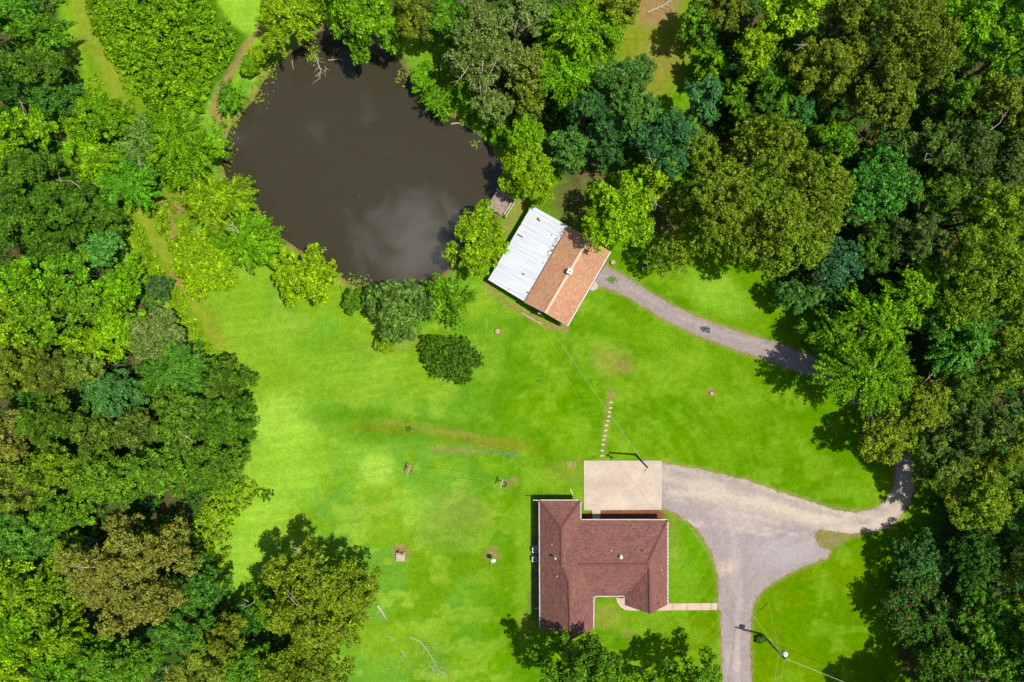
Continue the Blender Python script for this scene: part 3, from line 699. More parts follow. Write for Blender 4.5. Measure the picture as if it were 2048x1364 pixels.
tree(903, 715, 76, 60, 3.4, 'holly', (.062, .150, .006), 'wide dark round bush on the lawn south of the pond')
tree(708, 601, 28, 25, 2.6, 'shrub', 'mid', 'small green bush on the bank between lime tree and grey green tree')
tree(768, 690, 24, 16, 1.6, 'shrub', 'yellow', 'low yellow bush at the foot of the grey green tree')
tree(416, 526, 68, 72, 3.6, 'shrub', 'lime', 'large lime mounded bush at the lawn corner', gain=1.05)
tree(850, 158, 28, 34, 3.2, 'shrub', 'bright', 'bright bush beside the water on the north east bank')
tree(518, 112, 20, 22, 2.6, 'shrub', 'lime', 'lime bush below the olive yellow tree at the pond edge')
tree(500, 133, 18, 24, 2.2, 'shrub', 'bright', 'small bush beside the dirt path on the west bank')
tree(1002, 275, 22, 24, 3, 'shrub', 'bright', 'small bush at the north east water line')
tree(531, 988, 22, 19, .7, 'sprig', (.05, .14, .006), 'sparse dark sprigs growing in the pale lawn patch')
tree(1521, 1279, 10, 8, 0.8, 'shrub', 'mid', 'tiny green bush at the foot of the transformer pole')
tree(317, 575, 32, 30, 5, 'cedar', (.06, .15, .03), 'small grey green cedar beside the rough path')

# ------------------------------------------------------------------ top edge
for a in [
 (828, 40, 46, 52, 12, 'oak', 'olive', 'olive tree at the top edge right of the pond tree'),
 (893, 42, 40, 46, 11, 'maple', 'mid', 'mid green tree at the top edge over the shaded clearing'),
 (962, 95, 76, 98, 14, 'oak', 'grey', 'pale speckled oak with bleached branches, north of the pond'),
 (1050, 24, 56, 50, 14, 'oak', 'grey', 'speckled tree with bleached limbs at the top edge'),
 (1158, 75, 90, 66, 12.5, 'feather', 'bright', 'bright green spreading tree at the top, left of the dry clearing'),
 (1120, 158, 78, 46, 11, 'feather', 'bright', 'bright green lower tree north west of the blue green trees'),
 (1218, 26, 78, 40, 13, 'oak', 'oliveb', 'olive tree with orange tips beside the dry clearing'),
 (1052, 150, 42, 66, 11, 'oak', 'olive', 'yellow speckled narrow tree between pale oak and bright tree'),
 (985, 215, 46, 42, 8, 'clump', 'grey', 'speckled low tree below the pale oak'),
 (1058, 210, 40, 30, 8, 'oak', 'olive', 'small olive tree north of the bright bank trees'),
 (1247, 165, 62, 48, 13, 'clump', 'teal', 'blue green tree touching the dry clearing'),
 (1270, 235, 60, 62, 15, 'clump', 'teal', 'tall blue green tree in the middle of its cluster'),
 (1175, 225, 56, 46, 12, 'clump', 'tealdk', 'dark blue green tree at the west of its cluster'),
 (1140, 300, 44, 54, 9, 'clump', 'teal', 'lowest blue green tree, beside the bright bank tree'),
 (1212, 285, 52, 54, 11, 'clump', 'tealdk', 'dark blue green tree in front of its cluster'),
 (1330, 285, 82, 78, 14, 'clump', (.048, .165, .040), 'deep green tree between blue green cluster and large oak'),
 (1398, 200, 44, 46, 12, 'clump', (.055, .185, .045), 'green tree at the south tip of the dry clearing'),
]:
    tree(*a, group=GT, fleck='pale' if 'speckled' in a[7] or 'pale' in a[7] else ('yellow' if 'orange' in a[7] else None), bare=5 if 'bleached' in a[7] else 0)

# ------------------------------------------------------------------ right wood
for a in [
 (1515, 402, 178, 172, 16, 'oak', 'oliveb', 'very large round olive oak behind the cottage lawn'),
 (1790, 95, 132, 100, 19, 'oak', 'olive', 'largest olive brown oak at the top of the right wood'),
 (1632, 140, 72, 60, 16, 'oak', 'olive', 'olive brown oak left of the largest brown oak'),
 (1752, 205, 70, 62, 17, 'oak', 'olive', 'olive brown oak just below the largest brown oak'),
 (1690, 30, 56, 50, 17, 'oak', 'olive', 'olive brown oak at the top edge beside yellow green maple'),
 (1578, 24, 80, 50, 14, 'maple', 'lime', 'yellow green maple at the top edge of the right wood'),
 (1506, 112, 42, 50, 13, 'maple', 'lime', 'yellow green maple right of the two cedars'),
 (1424, 128, 38, 36, 9, 'cedar', 'bright', 'bright cedar at the shaded edge of the dry clearing'),
 (1466, 190, 40, 40, 9, 'cedar', 'midb', 'second cedar, lower right of the bright cedar'),
 (1445, 22, 46, 40, 12, 'feather', 'olive', 'dull feathery tree at the top edge by the clearing'),
 (1395, 50, 42, 44, 9, 'maple', 'mid', 'green tree at the top right of the dry clearing'),
 (1548, 170, 34, 72, 11, 'feather', 'mid', 'narrow green tree between yellow green maple and olive oak'),
 (1590, 225, 52, 42, 9, 'clump', (.05, .17, .03), 'green tree on the north rim of the very large oak'),
 (1520, 225, 46, 40, 9, 'clump', 'dark', 'dark green tree on the north west rim of the very large oak'),
 (1937, 55, 46, 58, 14, 'feather', 'bright', 'bright feathery tree right of the largest brown oak'),
 (2012, 30, 50, 46, 15, 'maple', 'midb', 'green tree filling the top right corner'),
 (2008, 112, 58, 50, 16, 'feather', 'bright', 'bright yellowish feathery tree at the right edge near the top'),
 (1908, 200, 44, 42, 13, 'clump', 'mid', 'mid green tree right of the lower brown oak'),
 (1975, 215, 62, 60, 16, 'oak', 'olive', 'dull olive tree below the bright feathery right edge tree'),
 (2035, 230, 46, 70, 17, 'oak', 'oliveb', 'olive tree on the right edge below the feathery tree'),
 (1846, 298, 62, 54, 15, 'oak', (.09, .17, .02), 'olive green tree right of the dark hollow'),
 (1930, 310, 74, 60, 16, 'oak', (.07, .135, .02), 'dark olive tree in the upper right wood'),
 (2015, 325, 60, 56, 16, 'oak', (.08, .15, .02), 'dark olive tree on the right edge, level with the dock'),
 (1746, 372, 80, 76, 12.5, 'clump', (.065, .225, .02), 'bright green tree touching the east side of the very large oak'),
 (1664, 280, 42, 44, 11, 'clump', 'midb', 'bright green tree above the north east rim of the very large oak'),
 (1870, 385, 62, 50, 13, 'oak', 'dark', 'dark tree right of the bright green tree beside the oak'),
 (1985, 430, 74, 56, 17, 'oak', 'oliveb', 'yellow olive oak at the right edge above the largest right edge oak'),
 (1955, 540, 98, 104, 18, 'oak', 'oliveb', 'largest yellow olive oak along the right edge'),
 (2035, 560, 56, 90, 17, 'oak', 'oliveb', 'yellow olive oak cut by the right edge'),
 (1824, 475, 56, 52, 14, 'oak', (.075, .135, .022), 'dark olive tree left of the largest right edge oak'),
 (1660, 520, 62, 54, 10, 'clump', (.05, .165, .05), 'bluish green tree on the south east rim of the very large oak'),
 (1592, 592, 48, 34, 6.5, 'clump', 'teal', 'blue green low tree at the lawn edge beyond the narrow drive'),
 (1668, 600, 38, 32, 6.5, 'clump', 'tealdk', 'dark blue green low tree right of the other low blue green tree'),
 (1735, 500, 48, 48, 10, 'clump', 'dark', 'dark green tree in the gap right of the bluish green tree'),
 (1832, 588, 68, 62, 13.5, 'feather', 'bright', 'bright green maple left of the largest right edge oak'),
 (1895, 680, 66, 62, 13, 'feather', (.09, .27, .02), 'bright green tree below the right edge oak'),
 (1735, 650, 60, 58, 12, 'feather', 'bright', 'bright green tree above the tree over the drive'),
 (1655, 665, 44, 44, 9, 'feather', 'midb', 'green tree at the bend of the narrow drive'),
 (1728, 752, 98, 68, 13.5, 'feather', 'bright', 'wide bright green tree spreading over the narrow drive'),
 (2005, 715, 62, 74, 15, 'oak', 'oliveb', 'yellow speckled oak at the right edge below the largest right edge oak'),
 (1930, 765, 56, 46, 13, 'oak', 'dark', 'dark green tree in the hollow right of the drive tree'),
 (1838, 812, 74, 56, 12, 'oak', 'oliveb', 'yellow speckled tree beside the shaded stretch of drive'),
 (1950, 845, 72, 56, 14, 'oak', (.085, .16, .02), 'dark olive tree behind the drive bend'),
 (2020, 880, 52, 60, 15, 'oak', 'oliveb', 'yellow speckled oak cut by the right edge, level with the bend'),
 (1765, 880, 62, 46, 10, 'oak', 'oliveb', 'small yellow speckled tree shading the drive bend'),
 (1868, 922, 56, 56, 12.5, 'oak', (.10, .175, .02), 'olive tree hanging over the outer drive bend'),
 (1940, 985, 80, 72, 14, 'oak', 'oliveb', 'yellow speckled oak above the dark lower right wood'),
 (2018, 985, 44, 60, 14, 'oak', 'mid', 'green tree at the right edge beside yellow speckled oak'),
 (1835, 1120, 60, 50, 7, 'clump', 'tealdk', 'dark blue green tree at the lower right lawn edge'),
 (1842, 1222, 72, 62, 7.5, 'feather', 'deep', 'dark tree sprinkled with pink blossom at the lawn edge'),
 (1950, 1110, 70, 58, 11, 'clump', 'deep', 'dark green tree behind the dark blue green lawn edge tree'),
 (1975, 1235, 70, 58, 12, 'maple', 'mid', 'green tree right of the pink blossom tree'),
 (1885, 1318, 70, 54, 10, 'maple', 'dark', 'dark green tree at the bottom edge below the blossom tree'),
 (1995, 1325, 62, 54, 13, 'maple', 'mid', 'green tree filling the bottom right corner'),
 (2046, 1150, 40, 62, 16, 'oak', 'oliveb', 'bright speckled tree cut by the lower right edge'),
 (2090, 1265, 70, 80, 19, 'oak', 'mid', 'tall tree beyond the lower right edge'),
 (2120, 1100, 70, 80, 20, 'oak', 'mid', 'tall tree beyond the right edge near the drive'),
 (2120, 1010, 70, 70, 20, 'oak', 'olive', 'tall olive tree beyond the right edge'),
 (2110, 1390, 80, 70, 19, 'oak', 'mid', 'tall tree beyond the bottom right corner'),
 (1830, 1420, 80, 60, 13, 'oak', 'mid', 'tree below the bottom edge shading the front lawn'),
 (1925, 1420, 70, 60, 16, 'oak', 'mid', 'tree below the bottom edge in the right wood'),
]:
    k = 'pink' if 'pink blossom at' in a[7] else ('yellow' if 'yellow speckled' in a[7] or a[7].startswith('very large') or 'bright speckled' in a[7] else None)
    tree(*a, group=GR, fleck=k, bare=1 if a[5] == 'oak' and a[2] > 60 and a[1] % 2 == 0 else 0)

# ------------------------------------------------------------------ left wood
for a in [
 (32, 34, 52, 46, 13, 'maple', (0.078, 0.236, 0.010), 'green tree filling the top left corner'),
 (95, 82, 52, 44, 11, 'feather', 'mid', 'feathery green tree left of the grass lane, near the top'),
 (88, 148, 62, 44, 12, 'clump', 'dark', 'dark green tree left of the grass lane'),
 (30, 165, 40, 46, 10, 'clump', 'deep', 'darkest green tree at the left edge near the top'),
 (118, 205, 56, 34, 9, 'clump', (0.058, 0.189, 0.017), 'green tree at the lower end of the grass lane'),
 (20, 265, 40, 46, 13, 'maple', 'bright', 'bright yellow green tree on the left edge below the dark tree'),
 (82, 258, 36, 40, 9, 'maple', 'bright', 'bright small tree right of the left edge yellow green tree'),
 (204, 240, 82, 46, 7, 'clump', 'bright', 'wide bright tree at the foot of the grass lane'),
 (366, 288, 78, 62, 8.5, 'feather', 'bright', 'wide feathery green tree on the west bank of the pond'),
 (290, 290, 48, 52, 7, 'feather', 'grey', 'grey green tree with a bare branch, west of the feathery bank tree'),
 (190, 318, 54, 40, 8, 'feather', 'bright', 'feathery bright tree above the large dark left wood'),
 (262, 370, 70, 42, 7.5, 'feather', (0.098, 0.295, 0.008), 'green feathery tree right of the large dark left wood'),
 (372, 345, 46, 24, 5, 'feather', 'bright', 'low bright tree at the bank below the feathery bank tree'),
 (62, 350, 68, 50, 14, 'oak', 'dark', 'dark green oak at the left edge, level with the pond'),
 (150, 415, 74, 62, 14, 'oak', 'dark', 'broad dark green oak west of the rough path'),
 (45, 440, 58, 54, 15, 'oak', 'dark', 'dark green oak on the left edge below its twin'),
 (5, 325, 30, 40, 13, 'maple', 'yellow', 'yellow green tree cut by the left edge, level with the pond'),
 (212, 440, 46, 34, 11, 'oak', 'dark', 'dark green small oak beside the rough path'),
 (206, 492, 46, 36, 10, 'clump', (0.078, 0.260, 0.032), 'pale bluish bright tree below the broad dark oak'),
 (60, 560, 62, 50, 15, 'maple', 'bright', 'bright yellow green maple on the left edge, middle height'),
 (142, 545, 48, 44, 13, 'maple', (0.130, 0.295, 0.007), 'bright green maple right of the left edge maple'),
 (110, 488, 54, 32, 12, 'oak', 'dark', 'dark oak between broad dark oak and the maples'),
 (234, 580, 42, 38, 9, 'maple', 'bright', 'bright maple beside the small grey green cedar'),
 (264, 550, 28, 34, 5, 'clump', 'bright', 'small bright tree along the rough path'),
 (240, 640, 46, 44, 11, 'maple', 'bright', 'bright maple below the one by the cedar'),
 (24, 645, 46, 48, 15, 'maple', 'lime', 'lime maple cut by the left edge'),
 (102, 635, 58, 52, 14, 'maple', (0.130, 0.277, 0.008), 'green maple right of the lime left edge maple'),
 (170, 610, 44, 42, 12, 'maple', (0.111, 0.248, 0.008), 'mid green maple in the middle of the left wood'),
 (196, 690, 72, 30, 11, 'feather', 'lime', 'yellow green spreading tree in the left wood'),
 (318, 672, 56, 56, 9, 'shrub', 'grey', 'grey speckled tree near the lawn corner'),
 (352, 742, 72, 56, 10, 'feather', (0.078, 0.212, 0.014), 'soft dark green tree left of the wood corner oak'),
 (42, 740, 58, 58, 16, 'oak', 'olive', 'olive oak on the left edge, below the lime maple'),
 (118, 745, 48, 48, 15, 'oak', (0.111, 0.177, 0.014), 'dark olive oak right of the left edge olive oak'),
 (180, 735, 44, 42, 14, 'oak', (0.124, 0.201, 0.017), 'olive tree in the left wood above the teal tree'),
 (238, 790, 64, 44, 11, 'clump', (0.065, 0.195, 0.035), 'blue green tree in the left wood'),
 (455, 760, 52, 46, 12, 'oak', (0.081, 0.171, 0.008), 'dark oak at the corner of wood and lawn'),
 (462, 838, 58, 60, 13.5, 'oak', (0.081, 0.189, 0.008), 'dark green oak at the lawn edge below the corner oak'),
 (372, 838, 66, 62, 14, 'oak', (0.085, 0.183, 0.010), 'dark green oak behind the lawn edge oak'),
 (440, 925, 62, 58, 13.5, 'oak', (0.088, 0.195, 0.008), 'green oak above the lime lawn edge thicket'),
 (292, 855, 54, 46, 13, 'oak', (0.104, 0.159, 0.017), 'brownish dark oak in the left wood'),
 (108, 838, 56, 50, 15, 'oak', 'dark', 'dark green oak left of the blue green tree'),
 (25, 868, 56, 62, 16, 'oak', (0.195, 0.201, 0.025), 'brownish olive oak on the left edge'),
 (200, 862, 58, 44, 14, 'oak', (0.098, 0.177, 0.014), 'dull green oak in the lower left wood'),
 (340, 935, 62, 54, 14, 'oak', (0.104, 0.224, 0.010), 'green oak above the brown oak'),
 (236, 950, 86, 58, 14.5, 'oak', (0.124, 0.248, 0.010), 'bright olive oak above the brown oak'),
 (128, 930, 66, 54, 15, 'oak', 'oliveb', 'olive green oak in the lower left wood'),
 (45, 965, 62, 58, 16, 'oak', (0.156, 0.224, 0.014), 'olive oak on the left edge below the brownish one'),
 (130, 1015, 62, 46, 14, 'oak', 'mid', 'mid green oak left of the brown oak'),
 (65, 1065, 72, 54, 15, 'oak', (0.078, 0.201, 0.014), 'green oak at the lower left edge'),
 (270, 1140, 132, 116, 18, 'oak', 'brown', 'large brown tinted oak in the lower left wood'),
 (160, 1095, 36, 34, 12, 'maple', 'lime', 'small yellow green tree beside the brown oak'),
 (32, 1165, 56, 56, 15, 'feather', 'lime', 'yellow green tree on the lower left edge'),
 (100, 1185, 52, 50, 14, 'feather', (0.143, 0.295, 0.007), 'green feathery tree left of the brown oak'),
 (50, 1250, 62, 52, 15, 'feather', 'bright', 'bright green tree near the bottom left corner'),
 (135, 1255, 54, 46, 14, 'feather', 'yellow', 'yellow tinted tree below the brown oak'),
 (35, 1332, 62, 50, 15, 'feather', 'lime', 'yellow green tree filling the bottom left corner'),
 (130, 1340, 56, 44, 14, 'feather', 'midb', 'green tree at the bottom edge near the left corner'),
 (242, 1312, 82, 54, 14, 'oak', 'mid', 'dark green oak at the bottom edge below the brown oak'),
 (368, 1250, 62, 48, 12, 'oak', (0.072, 0.189, 0.014), 'dark green oak right of and below the brown oak'),
 (415, 1170, 48, 46, 9, 'clump', (0.065, 0.183, 0.015), 'dark green tree between brown oak and the lawn tip'),
 (455, 1275, 48, 46, 11, 'oak', 'olive', 'olive tree left of the bottom edge oak'),
 (405, 1335, 76, 46, 13, 'oak', (0.169, 0.236, 0.014), 'yellowish olive tree at the bottom edge'),
 (505, 1335, 50, 50, 11, 'oak', 'mid', 'green tree at the bottom edge between two olive trees'),
 (500, 1230, 34, 40, 7, 'clump', 'deep', 'dark low tree in the shade of the lawn oak'),
]:
    tree(*a, group=GL, bare=2 if 'bare branch' in a[7] or 'darkest' in a[7] else (1 if a[5] == 'oak' and a[2] > 64 and a[0] % 3 == 0 else 0), fleck='pale' if 'grey speckled' in a[7] else ('yellow' if 'yellowish' in a[7] or 'large brown' in a[7] else None))

# ------------------------------------------------------------------ thickets and undergrowth: leaves nobody could count
thicket('bramble_thicket', [(235, -30), (410, -30), (440, 40), (492, 72), (465, 130), (425, 180), (410, 222), (340, 235), (300, 225), (270, 170), (225, 130), (195, 70), (175, 0)],
        'dense bright green bramble thicket between grass lane and pond', 'thicket', (.15, .32, .003), .5, 3.4, .42, .34, 1.25, 1.7, None, 11)
thicket('weed_growth', [(250, 380), (345, 395), (352, 470), (372, 590), (440, 690), (470, 745), (420, 730), (380, 660), (320, 600), (285, 560), (262, 500), (245, 440)],
        'lime green weeds along the rough path and lawn edge', 'weeds', (.19, .33, .003), .2, 1.5, .34, .30, 1.15, .75, None, 12, upb=.7, avoid=[(258, 395), (300, 450), (330, 510), (380, 585), (440, 690)])
thicket('bank_weeds', [(340, 365), (420, 372), (400, 420), (385, 470), (350, 480), (335, 420)], 'straggly yellow green weeds on the dry ground west of the pond', 'weeds', (.19, .31, .004), .1, 1.0, .32, .28, .9, .6, None, 21, upb=.7)
thicket('lane_weeds', [(125, -20), (235, -20), (225, 60), (250, 130), (290, 190), (300, 240), (200, 260), (165, 180), (190, 120), (150, 60)],
        'yellow green tall grass bordering the lane at top left', 'weeds', 'yellow', .1, .8, .35, .30, .75, .5, None, 13, upb=.8, avoid=[(150, -60), (165, 60), (205, 110), (232, 180), (250, 230)], clear=17)
thicket('edge_thicket', [(490, 945), (525, 955), (525, 985), (500, 1005), (470, 1030), (462, 1080), (470, 1130), (450, 1165), (420, 1150), (385, 1100), (385, 1040), (420, 985), (455, 955)],
        'lime thicket where the lower left wood meets the lawn', 'thicket', 'lime', .5, 3.2, .40, .34, 1.2, .85, 'yellow', 14)
thicket('bank_growth', [(812, 130), (860, 120), (930, 60), (965, 180), (1000, 250), (1090, 240), (1100, 330), (1030, 300), (985, 296), (940, 256), (893, 230), (850, 200)],
        'bright low growth along the north east bank', 'weeds', 'bright', .2, 1.5, .42, .34, 1.0, .7, None, 15, upb=.7)
thicket('bank_fringe', [(420, 240), (450, 235), (505, 170), (525, 140), (545, 110), (560, 118), (520, 190), (470, 245), (452, 300), (445, 350), (460, 380), (500, 410), (540, 470), (580, 510), (640, 530), (700, 590), (735, 603), (700, 605), (640, 545), (560, 520), (500, 440), (430, 380), (425, 300)],
        'green weeds fringing the pond west and south banks', 'weeds', 'bright', .1, .8, .32, .30, .7, .5, None, 16, upb=.8, inset=1)
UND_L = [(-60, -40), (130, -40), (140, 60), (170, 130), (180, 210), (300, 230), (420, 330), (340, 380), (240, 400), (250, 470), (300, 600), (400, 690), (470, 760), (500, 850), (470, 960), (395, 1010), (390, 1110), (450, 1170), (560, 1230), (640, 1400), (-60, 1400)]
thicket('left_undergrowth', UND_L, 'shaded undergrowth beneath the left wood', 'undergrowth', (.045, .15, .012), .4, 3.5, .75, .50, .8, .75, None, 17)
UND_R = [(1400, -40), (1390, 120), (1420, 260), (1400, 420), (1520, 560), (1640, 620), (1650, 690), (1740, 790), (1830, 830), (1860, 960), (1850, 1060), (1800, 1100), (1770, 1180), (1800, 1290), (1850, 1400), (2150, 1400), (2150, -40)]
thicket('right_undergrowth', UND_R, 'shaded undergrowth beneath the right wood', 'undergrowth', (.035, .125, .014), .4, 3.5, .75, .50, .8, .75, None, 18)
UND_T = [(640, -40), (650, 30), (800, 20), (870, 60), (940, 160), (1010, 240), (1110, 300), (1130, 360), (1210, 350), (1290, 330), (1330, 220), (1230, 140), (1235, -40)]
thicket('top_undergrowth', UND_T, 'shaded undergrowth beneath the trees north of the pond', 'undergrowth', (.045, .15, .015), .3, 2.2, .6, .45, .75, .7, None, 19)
# ------------------------------------------------------------------ buildings
def slab_faces(name, faces, mat, parent, thick=0.14):
    """roof faces (lists of 3-D points, seen from above) with shingle UVs along eave and slope, and a skirt at open edges"""
    me = bpy.data.meshes.new(name); V = []; Fc = []; idx = {}
    def vid(p):
        k = tuple(round(c, 4) for c in p)
        if k not in idx: idx[k] = len(V); V.append(k)
        return idx[k]
    tri = []
    for f in faces:
        ids = [vid(p) for p in f]
        a = sum(V[ids[i]][0] * V[ids[(i + 1) % len(ids)]][1] - V[ids[(i + 1) % len(ids)]][0] * V[ids[i]][1] for i in range(len(ids)))
        if a < 0: ids = ids[::-1]
        tri.append(ids)
    cnt = {}
    for ids in tri:
        for i in range(len(ids)): cnt[(ids[i], ids[(i + 1) % len(ids)])] = 1
    top = [tuple(i) for i in tri]
    low = {i: None for i in range(len(V))}
    base_n = len(V)
    for i in range(base_n): low[i] = len(V); V.append((V[i][0], V[i][1], V[i][2] - thick))
    sk = []
    for (a, b) in cnt:
        if (b, a) not in cnt: sk.append((a, low[a], low[b], b))
    bot = [tuple(low[i] for i in f)[::-1] for f in top]
    me.from_pydata(V, [], top + sk + bot); me.update()
    uv = me.uv_layers.new(name='UVMap')
    for p in me.polygons:
        nrm = p.normal if p.index < len(top) else Vector((0, 0, 1))
        if p.index < len(top):
            # Newell normal is fine for the slightly bent faces
            h = Vector((0, 0, 1)).cross(nrm)
            h = h.normalized() if h.length > 1e-3 else Vector((1, 0, 0)); v = nrm.cross(h)
        else: h, v = Vector((1, 0, 0)), Vector((0, 1, 0))
        for li in p.loop_indices:
            co = me.vertices[me.loops[li].vertex_index].co
            uv.data[li].uv = (co.dot(h), co.dot(v))
    me.materials.append(mat)
    o = bpy.data.objects.new(name, me); C.objects.link(o)
    if parent: o.parent = parent; o.location = tuple(-c for c in parent.location)
    return o
from mathutils import Matrix
def child(o, parent):
    o.parent = parent; o.location = o.location - parent.location if not o.parent_type == 'X' else o.location
    return o
def put(mb, name, mat, parent, smooth=False):
    """link world-space shapes as a child of parent"""
    o = mb.build(name, mat, None, smooth); o.parent = parent; o.matrix_parent_inverse = Matrix.Identity(4)
    base = parent; loc = Vector((0, 0, 0))
    while base is not None: loc += Vector(base.location); base = base.parent
    o.location = -loc
    return o

def V3(p): return Vector(p)
# ---- red brown house
EV, = (2.7,)
hA = at(1079, 1001, EV); hB = at(1161, 1001, EV); hC = at(1161, 1040, EV); hD = at(1335, 1040, EV); hE = at(1335, 1209, EV)
hF = at(1300.5, 1228, 4.9); hG = at(1249, 1210, EV); hH = at(1249, 1192, EV); hI = at(1187.5, 1192, EV); hJ = at(1186.5, 1257, EV)
hK = at(1141.2, 1281, 5.8); hL = at(1080.4, 1258, EV)
r1 = at(1123, 1055, 4.9); r2 = at(1123.5, 1132, 4.95); r3 = at(1138.4, 1167, 5.8); m1 = at(1157, 1129, 5.0); m2 = at(1294, 1129, 5.0); e1 = at(1299, 1138, 4.95)
house = thing('house', at(1205, 1130), 'red brown shingled house with white gutters beside the concrete pad', 'house')
roof = slab_faces('roof', [[hA, r1, hB], [hA, r1, r2], [hA, r2, hL], [r2, r3, hL], [r3, hK, hL], [hB, hC, r2, r1], [hC, m1, r3, r2], [hC, hD, m2, m1],
     [m1, m2, hH, hI], [r3, m1, hI], [r3, hI, hJ, hK], [m2, hH, e1], [hH, hG, hF, e1], [hD, hE, hF, e1], [hD, e1, m2]], M_roof, house)
def ridge(pts, mat, par, w=.30):
    mb = MB()
    for a, b in zip(pts[:-1], pts[1:]):
        a = Vector(a) + Vector((0, 0, .035)); b = Vector(b) + Vector((0, 0, .035)); mb.bar(a, b, w, .05)
    o = mb.build('ridge_cap', mat, None); o.parent = par; return o
def under(o):  # child of a part that already sits at world coordinates
    return o
def roof_ridge(*pts): o = ridge(pts, M_ridge, roof); return o
roof_ridge(hA, r1); roof_ridge(hB, r1); roof_ridge(r1, r2, r3, hK); roof_ridge(m1, m2, e1, hF); roof_ridge(hD, m2)
M_gutter = noisy('weathered_white_gutter', (.50, .50, .49), .6, 1.2, .3)
# gutters (white troughs on the eaves)
def gutter(a, b, par, w=.13, out=.07):
    a = Vector(a); b = Vector(b); d = (b - a).normalized(); sd = d.cross(Vector((0, 0, 1))) * out
    mb = MB(); mb.bar(a + sd + Vector((0, 0, -.06)), b + sd + Vector((0, 0, -.06)), w, .13)
    return put(mb, 'gutter', M_gutter, par)
for a, b, s in [(hA, hB, -1), (hB, hC, -1), (hC, hD, -1), (hD, hE, -1), (hG, hH, -1), (hH, hI, -1), (hI, hJ, -1), (hL, hA, -1)]:
    gutter(a, b, house, out=-.06)
# leaf guards: pale clips along the east gutter
mb = MB()
for t in np.linspace(.04, .96, 22):
    p_ = Vector(hD).lerp(Vector(hE), float(t)); mb.box((p_.x + .02, p_.y, p_.z + .02), (.16, .10, .03))
put(mb, 'gutter_clips', M_white, house)
# walls: brick outline under the roof, set in from the eaves, and gable triangles
def inset(poly, d):
    n = len(poly); out = []
    for i in range(n):
        p0 = Vector(poly[i - 1][:2]); p1 = Vector(poly[i][:2]); p2 = Vector(poly[(i + 1) % n][:2])
        e1_ = (p1 - p0).normalized(); e2_ = (p2 - p1).normalized()
        n1_ = Vector((-e1_.y, e1_.x)); n2_ = Vector((-e2_.y, e2_.x)); b_ = n1_ + n2_
        k = d / max(.2, (1 + n1_.dot(n2_)))
        out.append((p1.x + b_.x * k, p1.y + b_.y * k))
    return out
foot = [hA, hB, hC, hD, hE, hG, hH, hI, hJ, hL]
foot_s = foot[::-1]
fin = inset(foot_s, .45)
mb = MB(); mb.prism(fin, -.2, 2.5)
walls = put(mb, 'wall', M_brick, house)
def gable(a, b, apex, par, mat, inset_y=.25):
    mb = MB(); y0 = max(a[1], b[1]) + .25
    mb.add([(a[0] + .3, y0, 2.5), (b[0] - .3, y0, 2.5), (apex[0], y0, apex[2] - .25), (a[0] + .3, y0 + .15, 2.5), (b[0] - .3, y0 + .15, 2.5), (apex[0], y0 + .15, apex[2] - .25)],
           [(0, 1, 2), (5, 4, 3), (0, 3, 4, 1), (1, 4, 5, 2), (2, 5, 3, 0)])
    return put(mb, 'gable', mat, par)
gable(hL, hJ, hK, house, M_siding); gable(hG, hE, hF, house, M_siding)
def window(c, w, h, along, par, name='window'):
    """c centre on the wall face, along = unit direction of the wall, normal to its right"""
    d = Vector((along[0], along[1], 0)); nn = Vector((d.y, -d.x, 0)); c = Vector(c)
    mb = MB()
    for s in (-1, 1):
        mb.bar(c + d * s * w / 2 - Vector((0, 0, h / 2)), c + d * s * w / 2 + Vector((0, 0, h / 2)), .07, .07)
        mb.bar(c + d * (-w / 2 + .036) + Vector((0, 0, s * h / 2)), c + d * (w / 2 - .036) + Vector((0, 0, s * h / 2)), .07, .07)
    o = put(mb, name, M_white, par)
    mb = MB(); mb.bar(c - d * (w / 2 - .03) + nn * -.005, c + d * (w / 2 - .03) + nn * -.005, .02, h - .06)
    g = mb.build('pane', M_glass, None); g.parent = o
    return o
yn = hC[1] - .45; xw = hA[0] + .45; ys = hI[1] + .45; yn2 = hA[1] - .45
for px_ in (1215, 1262, 1300): window((at(px_, 0)[0], yn + .03, 1.5), 1.4, 1.2, (-1, 0), house)
for py_ in (1040, 1075, 1150, 1205): window((xw - .03, at(0, py_)[1], 1.5), 1.1, 1.2, (0, -1), house)
for px_ in (1120,): window((at(px_, 0)[0], yn2 + .03, 1.5), 1.6, 1.2, (-1, 0), house)
for px_ in (1215, ): window((at(px_, 0)[0], ys - .03, 1.5), 1.6, 1.2, (1, 0), house)
mb = MB(); dx_ = at(1192, 0)[0]; mb.box((dx_, yn + .04, 1.05), (1.0, .07, 2.1))
door = put(mb, 'door', M_white, house); mb = MB(); mb.tube([(dx_ + .38, yn + .08, 1.0), (dx_ + .38, yn + .15, 1.0)], .03, 8); k_ = mb.build('handle', M_galv, None); k_.parent = door
# downspouts
def spout(pts, par, r=.055):
    mb = MB(); mb.tube(pts, r, 8); return put(mb, 'downspout', M_white, par)
a = at(1148, 1000, 2.6); spout([(a[0], a[1], 2.6), (a[0], a[1] + .05, .3), (a[0] - .05, a[1] + .45, .12), (a[0] - .35, a[1] + 1.05, .08)], house)
a = at(1079, 1001, 2.62); spout([(a[0], a[1], 2.62), (a[0] - .95, a[1] + .02, 2.45)], house)
a = at(1079.5, 1152, 2.6); spout([(a[0], a[1], 2.6), (a[0], a[1], .25), (a[0] - .55, a[1], .1)], house)
a = at(1080.3, 1229, 2.6); spout([(a[0], a[1], 2.6), (a[0], a[1], .25), (a[0] - .35, a[1] - .03, .14), (a[0] - .75, a[1] - .16, .08)], house)
